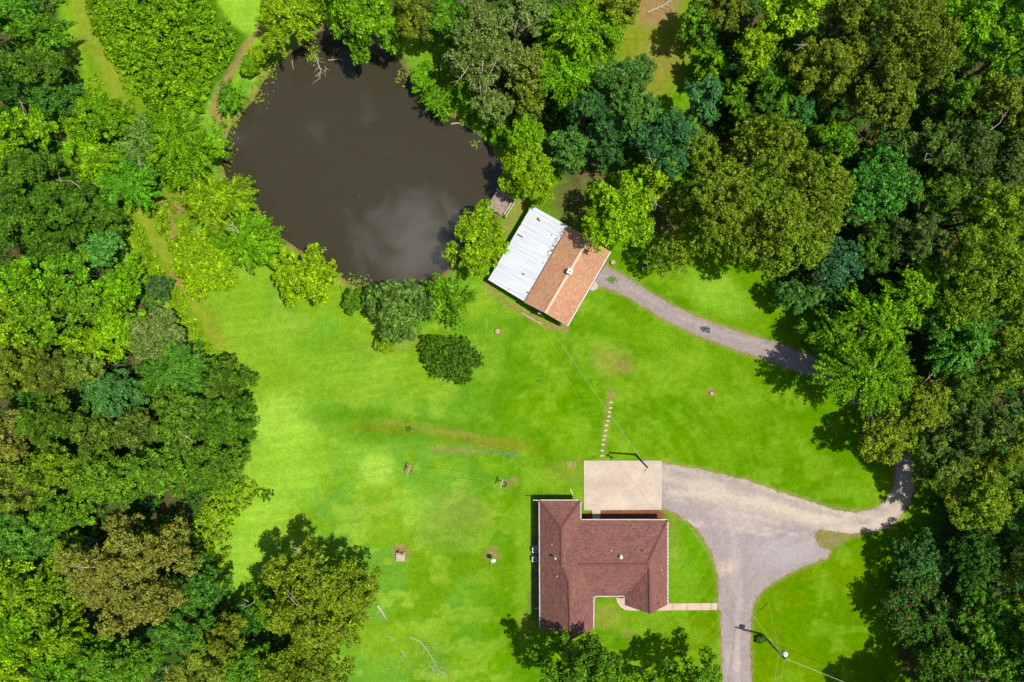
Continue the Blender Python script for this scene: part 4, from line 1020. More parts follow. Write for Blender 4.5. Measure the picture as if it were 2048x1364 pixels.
# vents through the roof
def vent(px, py, z, r, hh, mat, par, cap=False):
    p_ = at(px, py, z); mb = MB()
    mb.disc((p_[0], p_[1]), r * 2.0, r * 1.5, z - .12, z + .05, 12); mb.tube([(p_[0], p_[1], z - .05), (p_[0], p_[1], z + hh)], r, 10)
    if cap: mb.disc((p_[0], p_[1]), r * 1.7, r * .5, z + hh, z + hh + .1, 12)
    return put(mb, 'roof_vent', mat, par, False)
vent(1103.5, 1088.5, 4.0, .06, .35, M_galv, house); vent(1110, 1113, 4.25, .11, .95, M_galv, house, True); vent(1114, 1152, 4.6, .06, .35, M_galv, house)
vent(1222.5, 1100, 4.3, .06, .35, M_galv, house); vent(1284.5, 1101.5, 4.35, .07, .4, M_dark, house); vent(1241.5, 1113, 4.65, .13, .5, M_white, house, True); vent(1322.5, 1139.5, 3.55, .06, .3, M_galv, house)
# ---- air conditioners by the west wall
def ac(px, py, label, big):
    p_ = at(px, py); t = thing('air_conditioner', p_, label, 'air conditioner', 'air conditioners by the west wall')
    s = .80 if big else .74
    mb = MB(); mb.box((p_[0], p_[1], .05), (s + .25, s + .25, .12)); put(mb, 'base_pad', M_conc2, t)
    mb = MB(); mb.box((p_[0], p_[1], .46), (s, s, .70)); put(mb, 'cabinet', M_galv, t)
    mb = MB(); mb.disc((p_[0], p_[1]), s * .40, s * .40, .811, .822, 20); put(mb, 'fan_well', M_dark, t)
    mb = MB()
    for r in (.12, .2, .28):
        q = [(p_[0] + r * math.cos(k * math.pi / 8), p_[1] + r * math.sin(k * math.pi / 8), .835) for k in range(17)]; mb.tube(q, .008, 4, False)
    for k in range(4):
        a_ = k * math.pi / 4; mb.tube([(p_[0] - .32 * math.cos(a_), p_[1] - .32 * math.sin(a_), .84), (p_[0] + .32 * math.cos(a_), p_[1] + .32 * math.sin(a_), .84)], .009, 4)
    mb.disc((p_[0], p_[1]), .09, .07, .83, .86, 12); put(mb, 'grille', M_galv, t)
M_conc2 = noisy('grey_concrete', (.42, .38, .33), .85, 4, .25)
ac(1069.5, 1097.5, 'grey air conditioner by the west wall, the one nearer the pond', True)
ac(1068.5, 1115.5, 'grey air conditioner by the west wall, the one nearer the bottom edge', False)

# ---- cottage with white metal roof over its west side
cot = thing('cottage', at(1105, 530), 'cottage with tan shingles and a white metal side roof by the pond', 'house')
EV2 = 2.9
cA = at(1048, 604, EV2); cB = at(1137, 451, EV2); cD = at(1134.7, 652, 2.8); cC = at(1221, 503, 2.8); cR0 = at(1091, 626, 4.3); cR1 = at(1178, 477, 4.3)
roof2 = slab_faces('roof', [[cA, cB, cR1, cR0], [cR0, cR1, cC, cD]], M_roof2, cot)
o = ridge([cR0, cR1], M_ridge2, roof2, .42)
# white metal roof: gently sloping sheet with standing ribs
wA = at(1063.6, 411, 2.25); wB = at(1137, 452, 2.83); wC = at(1048, 602.5, 2.83); wD = at(976, 559.5, 2.25)
M_metal, n, l, p = nmat('white_metal_roofing')
tc = n.new('ShaderNodeTexCoord'); mp = n.new('ShaderNodeMapping'); mp.vector_type = 'TEXTURE'; mp.inputs['Rotation'].default_value = (0, 0, math.radians(-29)); mp.inputs['Scale'].default_value = (5.0, .40, 1)
nz = n.new('ShaderNodeTexNoise'); nz.inputs['Scale'].default_value = 1.2; nz.inputs['Detail'].default_value = 6
l.new(tc.outputs['Object'], mp.inputs['Vector']); l.new(mp.outputs['Vector'], nz.inputs['Vector'])
cr = n.new('ShaderNodeValToRGB'); cr.color_ramp.elements[0].position = .32; cr.color_ramp.elements[0].color = (.43, .445, .47, 1); cr.color_ramp.elements[1].position = .58; cr.color_ramp.elements[1].color = (.51, .535, .565, 1)
l.new(nz.outputs['Fac'], cr.inputs['Fac']); l.new(cr.outputs['Color'], p.inputs['Base Color']); p.inputs['Roughness'].default_value = .5; p.inputs['Specular IOR Level'].default_value = .3
mroof = slab_faces('metal_roof', [[wA, wB, wC, wD]], M_metal, cot, .06)
mb = MB()
for i in range(1, 25):
    t = i / 25; a_ = Vector(wA).lerp(Vector(wD), t); b_ = Vector(wB).lerp(Vector(wC), t)
    mb.bar(a_ + Vector((0, 0, .02)), b_ + Vector((0, 0, .02)), .05, .06)
o = mb.build('rib', M_metal, None); o.parent = mroof; o.name = 'standing_ribs'
def onroof(px, py):
    # height on the metal roof plane under this pixel
    a_ = Vector(wA); nrm = (Vector(wB) - a_).cross(Vector(wD) - a_).normalized()
    e = Vector((0, 0, CAM_H)); d = Vector(at(px, py, 0)) - e; t = (a_ - e).dot(nrm) / d.dot(nrm); return e + d * t
u_ = (Vector(wB) - Vector(wA)).normalized(); w_ = (Vector(wD) - Vector(wA)).normalized()
def patch(px, py, lu, lw, mat=None):
    c_ = onroof(px, py); q = [c_ + u_ * (lu * sx) + w_ * (lw * sy) + Vector((0, 0, .045 + z_)) for z_ in (0, .03) for sx, sy in ((-.5, -.5), (.5, -.5), (.5, .5), (-.5, .5))]
    mb = MB(); mb.add(q, [(0, 1, 2, 3), (7, 6, 5, 4), (0, 4, 5, 1), (1, 5, 6, 2), (2, 6, 7, 3), (3, 7, 4, 0)])
    o = mb.build('rust_patch', mat or M_rust, None); o.parent = mroof
    return o
for q in [(1040, 471.5, .95, .16), (1046.3, 548.3, .45, .17), (1076, 438, .35, .30), (1078.5, 441.5, .25, .22), (1017.5, 578.5, .14, .17), (1041.5, 449.5, .12, .14), (1130.5, 449, .25, .15), (1055, 585, .3, .16), (1103, 470, .2, .12), (1086.5, 525, .12, .1), (1069, 558, .12, .1)]: patch(*q)
# edging of the east eave, chimney, walls, porch posts
mb = MB(); e_ = (Vector(cC) - Vector(cD)).normalized(); sd = Vector((e_.y, -e_.x, 0))
mb.bar(Vector(cD) + sd * .05 + Vector((0, 0, -.05)), Vector(cC) + sd * .05 + Vector((0, 0, -.05)), .10, .12); put(mb, 'gutter', M_white, cot)
mb = MB(); mb.bar(Vector(cD) + sd * .15 + Vector((0, 0, -.2)), Vector(cC) + sd * .15 + Vector((0, 0, -.2)), .10, .10); put(mb, 'eave_board', M_dark, cot)
mb = MB(); mb.bar(Vector(cD) + Vector((0, 0, .01)), Vector(cR0) + Vector((0, 0, .01)), .10, .1); mb.bar(Vector(cA) + Vector((0, 0, .01)), Vector(cR0) + Vector((0, 0, .01)), .10, .1); put(mb, 'bargeboard', M_siding, cot)
mb = MB(); mb.bar(Vector(cA) + Vector((0, 0, .03)), Vector(cB) + Vector((0, 0, .03)), .09, .08); put(mb, 'flashing', M_rust, cot)
ch = at(1139.5, 543, 4.9); az = math.atan2((Vector(cR1) - Vector(cR0)).y, (Vector(cR1) - Vector(cR0)).x)
mb = MB(); mb.box((ch[0], ch[1], 4.5), (.66, .66, 1.0), az); chim = put(mb, 'chimney', M_brick, cot)
mb = MB(); mb.box((ch[0], ch[1], 5.05), (.74, .74, .10), az); mb.box((ch[0], ch[1], 5.125), (.5, .5, .05), az); o = mb.build('chimney_cap', M_white, None); o.parent = chim
mb = MB(); mb.box((ch[0], ch[1], 5.16), (.22, .22, .02), az); o = mb.build('flue', M_dark, None); o.parent = chim
fp = [cA, cD, cC, cB]; fi = inset([Vector(q) for q in fp], .4)
mb = MB(); mb.prism(fi, -.2, 2.72); put(mb, 'wall', M_siding, cot)
for (a_, b_, c_) in ((cA, cD, cR0), (cB, cC, cR1)):
    ctr = (Vector(cA) + Vector(cC)) / 2
    f_ = lambda p_, z_, k_: (p_[0] + (ctr.x - p_[0]) * k_, p_[1] + (ctr.y - p_[1]) * k_, z_)
    mb = MB(); mb.add([f_(a_, 2.72, .06), f_(b_, 2.72, .06), f_(c_, 4.12, .06), f_(a_, 2.72, .10), f_(b_, 2.72, .10), f_(c_, 4.12, .10)], [(0, 1, 2), (5, 4, 3), (0, 3, 4, 1), (1, 4, 5, 2), (2, 5, 3, 0)])
    put(mb, 'gable', M_siding, cot)
for t in (.02, .35, .66, .98):
    q = Vector(wA).lerp(Vector(wD), t) + u_ * .35; mb = MB(); mb.box((q.x, q.y, 1.02), (.14, .14, 2.44), az); put(mb, 'porch_post', M_siding, cot)
mb = MB(); q0 = Vector(wA) + u_ * .5 + w_ * .4; q1 = Vector(wD) + u_ * .5 - w_ * .4; q2 = Vector(wC) - w_ * .4; q3 = Vector(wB) + w_ * .4
mb.prism([(q.x, q.y) for q in (q0, q1, q2, q3)], -.1, .12); put(mb, 'porch_floor', M_plank, cot)
dd_ = (Vector(cC) - Vector(cD)).normalized(); wl_ = Vector(fi[1]).lerp(Vector(fi[2]), .44)
mb = MB(); nn_ = Vector((dd_.y, -dd_.x, 0)); mb.bar(Vector((wl_.x, wl_.y, 1.05)) + nn_ * .04 - dd_ * .5, Vector((wl_.x, wl_.y, 1.05)) + nn_ * .04 + dd_ * .5, .07, 2.1); door2 = put(mb, 'door', M_white, cot)
mb = MB(); q = Vector((wl_.x, wl_.y, 1.0)) + nn_ * .08 + dd_ * .38; mb.tube([q, q + nn_ * .07], .03, 8); o = mb.build('handle', M_galv, None); o.parent = door2
for t in (.2, .72):
    q = Vector(fi[1]).lerp(Vector(fi[2]), t); window((q.x + nn_.x * .03, q.y + nn_.y * .03, 1.5), 1.1, 1.1, (dd_.x, dd_.y), cot)
mast = at(1078.5, 626, 2.2); mb = MB(); q = Vector(fi[0]).lerp(Vector(fi[1]), .36)
mb.tube([(mast[0], mast[1], 1.2), (mast[0], mast[1], 2.9)], .035, 8); mb.tube([(mast[0], mast[1], 2.9), (mast[0] + .12, mast[1] - .1, 3.0), (mast[0] + .2, mast[1] - .2, 2.9)], .05, 8); mb.box((mast[0] - .05, mast[1] + .02, 1.75), (.28, .32, .45), az); mb.tube([(mast[0], mast[1], 2.4), (q.x, q.y, 2.4)], .03, 6); put(mb, 'service_mast', M_galv, cot)
# doorstep
stp = at(1185.5, 571.5); mb = MB(); mb.disc((stp[0], stp[1]), .78, .74, -.02, .14, 24)
tag(mb.build('doorstep', M_stone), 'rounded pale concrete doorstep where the narrow drive meets cottage', 'doorstep')

# ---- dock
dk = thing('dock', at(1003, 408), 'weathered grey wooden dock at the pond edge behind the cottage', 'dock')
d0 = Vector(at(994, 381, .15)); d1 = Vector(at(1031, 404, .15)); d2 = Vector(at(1011, 436, .15)); d3 = Vector(at(974, 413, .15))
mb = MB(); npl = 15
for i in range(npl):
    a_ = d0.lerp(d1, (i + .5) / npl); b_ = d3.lerp(d2, (i + .5) / npl); jit = Vector(d3 - d0).normalized() * random.Random(i).uniform(-.06, .06)
    mb.bar(a_ + jit, b_ + jit, (d1 - d0).length / npl - .03, .05)
put(mb, 'deck', M_plank, dk)
mb = MB()
for t in (.06, .5, .94):
    for s in (.05, .95):
        q = d0.lerp(d1, t).lerp(d3.lerp(d2, t), s); mb.tube([(q.x, q.y, -1.8), (q.x, q.y, .10)], .09, 8)
put(mb, 'piles', M_pole, dk)
def rail(a_, b_, name):
    mb = MB(); L = (b_ - a_).length; nb = 4
    for i in range(nb + 1):
        q = a_.lerp(b_, i / nb); mb.box((q.x, q.y, .60), (.10, .10, .9), az)
    mb.bar(a_ + Vector((0, 0, .92)), b_ + Vector((0, 0, .92)), .17, .05); mb.bar(a_ + Vector((0, 0, .5)), b_ + Vector((0, 0, .5)), .04, .12)
    put(mb, name, M_plank2, dk)
M_plank2 = noisy('grey_rail_wood', (.48, .38, .29), .9, 4, .3)
rail(d1, d2, 'railing'); rail(d0, d1, 'railing')
mb = MB(); s0 = d1.lerp(d2, .15) + (d0 - d1).normalized() * .35 ; s1 = d1.lerp(d2, .9) + (d0 - d1).normalized() * .35
mb.bar(s0 + Vector((0, 0, .42)), s1 + Vector((0, 0, .42)), .36, .05)
for t in (.05, .5, .95): q = s0.lerp(s1, t); mb.box((q.x, q.y, .37 / 2 + .15), (.3, .08, .40), az)
put(mb, 'bench', M_plank2, dk)
# ------------------------------------------------------------------ poles and lines
def pole(px, py, tx, ty, h, label, name):
    b = Vector(at(px, py)); t = Vector(at(tx, ty, h)); r = thing(name, b, label, 'utility pole')
    mb = MB(); mb.tube([b - Vector((0, 0, .3)), b.lerp(t, .5), t], [.17, .145, .115], 12); put(mb, 'shaft', M_pole, r)
    return r, b, t
p1, p1b, p1t = pole(1271, 909, 1295, 935, 9.4, 'dark wooden yard pole with a white lamp beside the concrete pad', 'lamp_pole')
mb = MB(); l0 = p1t - Vector((0, 0, .35)); l1 = l0 + Vector((-.22, -.42, .28)); mb.tube([l0, l0 + Vector((-.1, -.2, .22)), l1], .03, 6); arm = put(mb, 'lamp_arm', M_galv, p1)
mb = MB(); mb.disc((l1.x, l1.y), .10, .22, l1.z - .16, l1.z + .02, 14); mb.disc((l1.x, l1.y), .22, .07, l1.z + .022, l1.z + .16, 14); put(mb, 'lamp_head', M_white, p1, True)
mb = MB(); mb.tube([l1 + Vector((0, 0, .15)), l1 + Vector((0, 0, .26))], .05, 8); put(mb, 'photocell', M_dark, p1)
p2, p2b, p2t = pole(1523, 1268, 1570, 1318, 9.2, 'tall dark wooden pole with white transformer beside the driveway', 'transformer_pole')
tz = 7.9; tp = p2b.lerp(p2t, tz / 9.2) + Vector((.42, .28, 0))
mb = MB(); mb.disc((tp.x, tp.y), .30, .30, tz - .55, tz + .40, 18); tr = put(mb, 'transformer', M_galv, p2, True)
mb = MB(); mb.disc((tp.x, tp.y), .32, .24, tz + .402, tz + .47, 18); put(mb, 'transformer_lid', M_white, p2)
mb = MB()
for a_ in (.6, 2.2): mb.tube([(tp.x + .15 * math.cos(a_), tp.y + .15 * math.sin(a_), tz + .45), (tp.x + .15 * math.cos(a_), tp.y + .15 * math.sin(a_), tz + .72)], [.05, .03], 8)
put(mb, 'bushing', M_dark, p2)
mb = MB(); mb.bar(p2b.lerp(p2t, .92) + Vector((0, 0, 0)), tp + Vector((0, 0, .45)), .05, .05); mb.tube([p2b.lerp(p2t, .90) + Vector((-.25, .2, 0)), p2b.lerp(p2t, .90)], .05, 6)
mb.tube([p2b + Vector((-.14, .1, .1)), p2b.lerp(p2t, .5) + Vector((-.14, .1, 0)), p2b.lerp(p2t, .85) + Vector((-.14, .1, 0))], .035, 6); put(mb, 'bracket', M_galv, p2)
mb = MB(); q = p2t - Vector((0, 0, .1)); mb.tube([q, q + Vector((0, 0, .28))], [.05, .03], 8); put(mb, 'insulator', M_white, p2)
def line(a, b, sag, r, name, label, cat='power line', n=24, mat=None):
    a = Vector(a); b = Vector(b); pts = []
    for i in range(n + 1):
        t = i / n; q = a.lerp(b, t); q.z -= sag * 4 * t * (1 - t); pts.append(q)
    mb = MB(); mb.tube(pts, r, 5); return tag(mb.build(name, mat or M_wire), label, cat)
line(p1t - Vector((0, 0, .6)), (mast[0] + .2, mast[1] - .2, 2.95), .55, .014, 'power_line', 'grey line sagging from the lamp pole to the cottage gable')
line(p2t - Vector((0, 0, .9)), p1t - Vector((0, 0, .6)), .7, .013, 'power_line', 'grey line running between transformer pole and lamp pole')
line(p2t - Vector((0, 0, .25)), at(1760, 1395, 8.4), .25, .026, 'power_line', 'pale line from the transformer pole toward the lower right edge')
line(p2t, at(1553, 1450, 9.2), .35, .013, 'power_line', 'right one of two thin lines from the transformer pole to the bottom edge')
line(p2t - Vector((.45, -.35, .9)), at(1541, 1450, 8.6), .35, .013, 'power_line', 'left one of two thin lines from the transformer pole to the bottom edge')
gb = Vector(at(1537, 1205, .02)); gt = p2b.lerp(p2t, .82)
guy = thing('guy_wire', gb, 'stay wire of the transformer pole with yellow guard in the grass', 'guy wire')
mb = MB(); mb.tube([gb - Vector((0, 0, .2)), gt], .014, 5); put(mb, 'cable', M_wire, guy)
mb = MB(); mb.tube([gb + (gt - gb) * .02, gb + (gt - gb) * .30], .042, 8); put(mb, 'guard', M_yellow, guy)

# ------------------------------------------------------------------ lawn things
ORD = ['first', 'second', 'third', 'fourth', 'fifth', 'sixth', 'seventh', 'eighth', 'ninth', 'tenth', 'eleventh', 'twelfth']
SS = [(1204, 911.5), (1204.5, 901), (1206, 889), (1208, 879.5), (1209.5, 871.5), (1211.5, 861), (1213.2, 850.5), (1215.8, 841.5), (1218, 832.8), (1218.8, 824.2), (1221.2, 815.8), (1222.3, 804.5)]
def stone_mesh(seed):
    r_ = random.Random(seed); n_ = 12; mb = MB(); pl = []
    for k in range(n_):
        a_ = 2 * math.pi * k / n_; c_, s_ = math.cos(a_), math.sin(a_)
        q = (abs(c_) ** 5 + abs(s_) ** 5) ** (-1 / 5); pl.append((.27 * q * c_ * r_.uniform(.92, 1.06), .14 * q * s_ * r_.uniform(.92, 1.08)))
    mb.prism(pl, -.03, .055); return mb
for i, (x_, y_) in enumerate(SS):
    mb = stone_mesh(i); o = mb.build('stepping_stone', M_stone); o.location = at(x_, y_); o.rotation_euler.z = random.Random(i).uniform(-.15, .15)
    tag(o, 'pale stepping stone, %s out from the concrete pad' % ORD[i], 'stepping stone', 'stepping stones across the lawn')
def paver(px, py, w, d, label):
    p_ = at(px, py); mb = MB(); mb.box((p_[0], p_[1], .02), (w, d, .07), .03); tag(mb.build('paver', noisy('mossy_paver', (.26, .24, .06), .9, 4, .3)), label, 'paver', 'pavers left of the pad')
paver(1139.5, 929, 1.0, .95, 'largest square mossy paver left of the concrete pad'); paver(1150, 929, .32, .9, 'narrow mossy paver between the square paver and the pad'); paver(1157, 914, .3, .8, 'narrow mossy paver off the top left corner of the pad')
# clothesline posts and cords
def tpost(px, py, tx, ty, h, label, ring):
    b = Vector(at(px, py)); t = Vector(at(tx, ty, h)); r = thing('clothesline_post', b, label, 'clothesline post', 'clothesline posts on the lawn')
    mb = MB(); mb.tube([b - Vector((0, 0, .2)), t], .06, 8); put(mb, 'upright', M_plank2, r)
    d_ = Vector((.28, .96, 0)); mb = MB(); mb.bar(t - d_ * .62, t + d_ * .62, .13, .11); put(mb, 'crossbar', M_stone if ring else M_plank2, r)
    mb = MB(); mb.bar(b.lerp(t, .55), t + d_ * .45, .05, .05); mb.bar(b.lerp(t, .55), t - d_ * .45, .05, .05); put(mb, 'brace', M_plank2, r)
    return b, t, d_
b1_, t1_, d_ = tpost(816, 934, 817.5, 939.5, 2.0, 'wooden clothesline post, left one of the pair', False)
b2_, t2_, d_ = tpost(1007.5, 963, 1003.5, 967, 2.0, 'wooden clothesline post with a tyre around it, right one of the pair', True)
for s, w in ((.5, 'upper'), (-.5, 'lower')):
    line(t1_ + d_ * s + Vector((0, 0, .06)), t2_ + d_ * s + Vector((0, 0, .06)), .12, .012, 'clothesline', 'thin %s cord strung between the two clothesline posts' % w, 'clothesline', mat=M_hose)
tyc = at(1008, 968.5); mb = MB(); q = [(tyc[0] + .34 * math.cos(k * math.pi / 12), tyc[1] + .34 * math.sin(k * math.pi / 12), .10) for k in range(25)]; mb.tube(q, .09, 8, False)
tag(mb.build('tyre', M_dark, None, True), 'old tyre lying at the right clothesline post', 'tyre')
# well cover of planks with junk on it
wc = at(802, 1112); w_t = thing('plank_platform', wc, 'small pale plank platform on the lawn left of the house', 'platform')
mb = MB()
for i in range(5): mb.box((wc[0] - .02, wc[1] - .52 + .26 * i, .33), (1.30, .23, .05), .04)
put(mb, 'planks', M_stone, w_t); mb = MB(); mb.box((wc[0], wc[1], .15), (1.05, 1.05, .31), .04); put(mb, 'base', M_conc2, w_t)
mb = MB(); c_ = at(802.5, 1104.5); mb.box((c_[0] - .1, c_[1], .62), (.75, .28, .5), -.25); mb.disc((c_[0] + .4, c_[1] - .1), .14, .12, .36, .75, 12); mb.tube([(c_[0] - .5, c_[1] + .15, .5), (c_[0] + .1, c_[1] + .42, .9)], .05, 6)
tag(mb.build('pump', M_siding), 'dark rusty pump standing on the plank platform', 'pump')
# satellite dish on a leaning pole
sd_ = Vector(at(984, 1110)); dish = thing('satellite_dish', sd_, 'white satellite dish on a short post left of the house', 'satellite dish')
mb = MB(); top = Vector(at(986, 1116, 1.5)); mb.tube([sd_ - Vector((0, 0, .2)), top], .04, 8); put(mb, 'post', M_galv, dish)
mb = MB(); ax = Vector((.25, -.62, .75)).normalized(); e1v = ax.cross(Vector((0, 0, 1))).normalized(); e2v = ax.cross(e1v); Vv = []; Ff = []
cen = Vector(at(987, 1120.5, 1.75)); nr_, ns_ = 5, 20
for i in range(nr_ + 1):
    for k in range(ns_):
        r_ = .40 * i / nr_; a_ = 2 * math.pi * k / ns_; Vv.append(cen + e1v * r_ * math.cos(a_) * .9 + e2v * r_ * math.sin(a_) * 1.1 + ax * (r_ * r_ * .55))
for i in range(nr_):
    for k in range(ns_): Ff.append((i * ns_ + k, (i + 1) * ns_ + k, (i + 1) * ns_ + (k + 1) % ns_, i * ns_ + (k + 1) % ns_))
mb.add(Vv, Ff); mb.add([v - ax * .02 for v in Vv], [f[::-1] for f in Ff]); put(mb, 'reflector', M_white, dish, True)
mb = MB(); f_ = cen + ax * .42 - e2v * .1; mb.tube([cen - e2v * .42, f_], .018, 6); put(mb, 'feed_arm', M_galv, dish); mb = MB(); mb.box(f_, (.10, .14, .10)); put(mb, 'receiver', M_white, dish)
g_ = Vector(at(979.5, 1142, .03)); mb = MB(); mb.tube([g_, top - Vector((0, 0, .25))], .02, 5); put(mb, 'stay', M_galv, dish)
mb = MB(); q = at(982, 1105); mb.box((q[0], q[1] + .1, .06), (.55, .12, .10), -.6); mb.box((q[0] + .42, q[1] - .12, .05), (.45, .10, .09), -.3)
tag(mb.build('scrap_boards', M_plank), 'two short boards lying beside the satellite dish', 'boards')
# stumps
def stump(px, py, r, h, label):
    p_ = at(px, py); t = thing('stump', (p_[0], p_[1], 0), label, 'stump'); r_ = random.Random(int(px)); n_ = 18
    V0 = [(r * (1.12 + .08 * math.sin(3 * k)) * math.cos(2 * math.pi * k / n_), r * (1.12 + .08 * math.sin(3 * k)) * math.sin(2 * math.pi * k / n_), -.05) for k in range(n_)]
    V1 = [(r * math.cos(2 * math.pi * k / n_), r * math.sin(2 * math.pi * k / n_), h) for k in range(n_)]
    mb = MB(); mb.add(V0 + V1, [(k, (k + 1) % n_, n_ + (k + 1) % n_, n_ + k) for k in range(n_)] + [tuple(range(n_, 2 * n_))]); mb.build('bark_ring', M_bark, None).parent = t
    mb = MB(); mb.disc((0, 0), r * .93, r * .9, h + .002, h + .02, 18); mb.build('cut_face', M_stump, None).parent = t
stump(995.5, 662.5, .42, .28, 'round tan stump on the lawn below the cottage'); stump(1225.5, 525, .38, .35, 'reddish stump at the cottage corner beside the narrow drive'); stump(1423, 787, .30, .18, 'small pale stump in the lawn right of the stepping stones')
# charcoal grill / barrow under the big oak
gp = at(1288, 532); gr = thing('grill', gp, 'grey metal grill in the shade of the very large oak', 'grill')
mb = MB(); mb.box((gp[0], gp[1], .80), (.75, .48, .30), .5); put(mb, 'firebox', M_galv, gr); mb = MB(); mb.box((gp[0], gp[1], .96), (.70, .44, .02), .5); put(mb, 'grate', M_dark, gr)
mb = MB()
for sx in (-.3, .3):
    for sy in (-.18, .18):
        qx = gp[0] + sx * math.cos(.5) - sy * math.sin(.5); qy = gp[1] + sx * math.sin(.5) + sy * math.cos(.5); mb.tube([(qx, qy, 0), (qx, qy, .66)], .02, 6)
put(mb, 'stand', M_dark, gr); mb = MB(); q = at(1285, 538); mb.box((q[0], q[1], .55), (.3, .35, .04), .5); put(mb, 'side_shelf', M_white, gr)
# hose heap on the narrow drive
hp = at(1411, 659.5); r_ = random.Random(5); pts = []
ww = [r_.uniform(-1, 1) for _ in range(60)]
for i in range(140):
    t = i / 139 * 26; j = int(t); f_ = t - j; f_ = f_ * f_ * (3 - 2 * f_)
    gx_ = ww[j % 60] * (1 - f_) + ww[(j + 1) % 60] * f_; gy_ = ww[(j * 7 + 13) % 60] * (1 - f_) + ww[(j * 7 + 20) % 60] * f_
    pts.append((hp[0] + gx_ * .75, hp[1] + gy_ * .5, .04 + .10 * (i / 139)))
mb = MB(); mb.tube(pts, .028, 6); tag(mb.build('hose', M_hose, None, True), 'tangled dark green hose lying on the narrow drive', 'hose')
# landscape timbers along the cottage end
tb = [(1043, 625.5), (1052, 631), (1063, 637), (1074, 643.5), (1084, 647)]; mb = MB()
for a_, b_ in zip(tb[:-1], tb[1:]): mb.bar(Vector(at(*a_, .06)), Vector(at(*b_, .06)) , .11, .12)
tag(mb.build('border_timber', noisy('pale_timber', (.52, .43, .38), .9, 4, .2)), 'pale border timber along the cottage south west end', 'border')
# fallen wood
def limb(pts, r0, label, twigs, mat=None, name='fallen_branch', z=.1, seed=1):
    r_ = random.Random(seed); P_ = [Vector(at(x_, y_, 0)) + Vector((0, 0, z)) for x_, y_ in pts]; mb = MB(); k_ = len(P_)
    mb.tube(P_, [r0 * (1 - .7 * i / (k_ - 1)) for i in range(k_)], 6)
    for i in range(twigs):
        t = r_.uniform(.2, 1) * (k_ - 1); j = min(int(t), k_ - 2); s = P_[j].lerp(P_[j + 1], t - j); d_ = (P_[j + 1] - P_[j]).normalized(); a_ = r_.choice((-1, 1)) * r_.uniform(.5, 1.1)
        e = s + Vector((d_.x * math.cos(a_) - d_.y * math.sin(a_), d_.x * math.sin(a_) + d_.y * math.cos(a_), r_.uniform(0, .35))) * r_.uniform(.5, 1.5); m_ = s.lerp(e, .5) + Vector((r_.uniform(-.12, .12), r_.uniform(-.12, .12), .05)); mb.tube([s, m_, e], [r0 * .45, r0 * .3, r0 * .12], 5)
    return tag(mb.build(name, mat or M_dead), label, 'branch' if name != 'fallen_log' else 'log')
limb([(755, 1210), (764, 1222), (773, 1237)], .17, 'short pale log lying right of the lawn oak', 0, name='fallen_log', z=.15)
limb([(773, 1270), (786, 1277), (792, 1288)], .05, 'thin curved branch on the grass below the pale log', 2, seed=2)
limb([(820, 1273), (840, 1282), (855, 1300), (868, 1322), (876, 1340)], .08, 'longest fallen branch on the lower lawn', 9, seed=3)
limb([(802, 1298), (808, 1307), (812, 1314)], .05, 'short fallen branch left of the longest one', 3, seed=4)
limb([(858, 1330), (872, 1340), (892, 1346)], .06, 'fallen branch nearest the bottom edge of the lawn', 7, seed=6)
limb([(1074, 760), (1079, 762), (1084, 764)], .07, 'short dark stick lying in the middle of the lawn', 0, M_pole, seed=7)
limb([(902, 246), (915, 244), (930, 249), (946, 258), (958, 268)], .11, 'long bleached branch floating at the north east water line', 2, z=-.42, seed=8)
limb([(628, 108), (634, 120), (640, 140), (637, 156)], .07, 'bleached branchy snag standing in the north end of the pond', 14, z=-.35, seed=9)
limb([(582, 118), (585, 137)], .06, 'thin stick floating beside the olive yellow tree', 0, z=-.42, seed=10)
limb([(655, 118), (672, 117), (684, 114)], .06, 'bleached stick floating under the big overhanging tree', 5, z=-.40, seed=11)
limb([(648, 130), (651, 136)], .04, 'tiny bleached twig right of the standing snag', 5, z=-.38, seed=12)
limb([(1295, 25), (1325, 12), (1350, -4)], .10, 'bleached branches at the top of the dry clearing', 10, seed=13)
limb([(275, 298), (296, 290), (318, 288)], .07, 'grey branch lying on the green leaves by the west bank', 3, z=6.6, seed=14) if False else None
p_ = at(823.5, 861); mb = MB(); mb.disc((p_[0], p_[1]), .10, .08, -.1, .35, 8); mb.tube([(p_[0], p_[1], .3), (p_[0] + .35, p_[1] - .25, .12)], .05, 6)
tag(mb.build('broken_stake', M_plank), 'broken wooden stake beside the damp streak of grass', 'stake')
tree(818, 858, 6, 5, .4, 'sprig', 'mid', 'tiny green sprout beside the broken stake')
p_ = at(1224.5, 915); mb = MB(); mb.disc((p_[0], p_[1]), .16, .13, -.02, .40, 12); mb.disc((p_[0], p_[1]), .20, .19, .402, .43, 12); tag(mb.build('bucket', M_dark), 'small black pot in the grass at the pad edge', 'pot')
# duckweed and scraps on the water; pale litter on the damp streak
rng = np.random.default_rng(99)
def scatter(name, spots, n_, rlo, rhi, z, colr, label, cat, mat=M_leaf, nz_=.15):
    P_ = []
    for cx, cy, sx, sy, k_ in spots:
        P_.append(np.stack([rng.normal(cx, sx, k_), rng.normal(cy, sy, k_)], 1))
    P_ = np.concatenate(P_); q = np.stack([(P_[:, 0] - 1024) * PXM, -(P_[:, 1] - 682) * PXM, np.full(len(P_), z) + rng.uniform(0, .04, len(P_))], 1)
    nr_ = rng.normal(size=q.shape) * nz_; nr_[:, 2] = 1; nr_ /= np.linalg.norm(nr_, axis=1, keepdims=True)
    me = leaf_mesh(name, q, nr_, rng.uniform(rlo, rhi, len(q)), rng, mat); o = bpy.data.objects.new(name, me); C.objects.link(o); o.color = (*colr, 1)
    return tag(o, label, cat, kind='stuff')
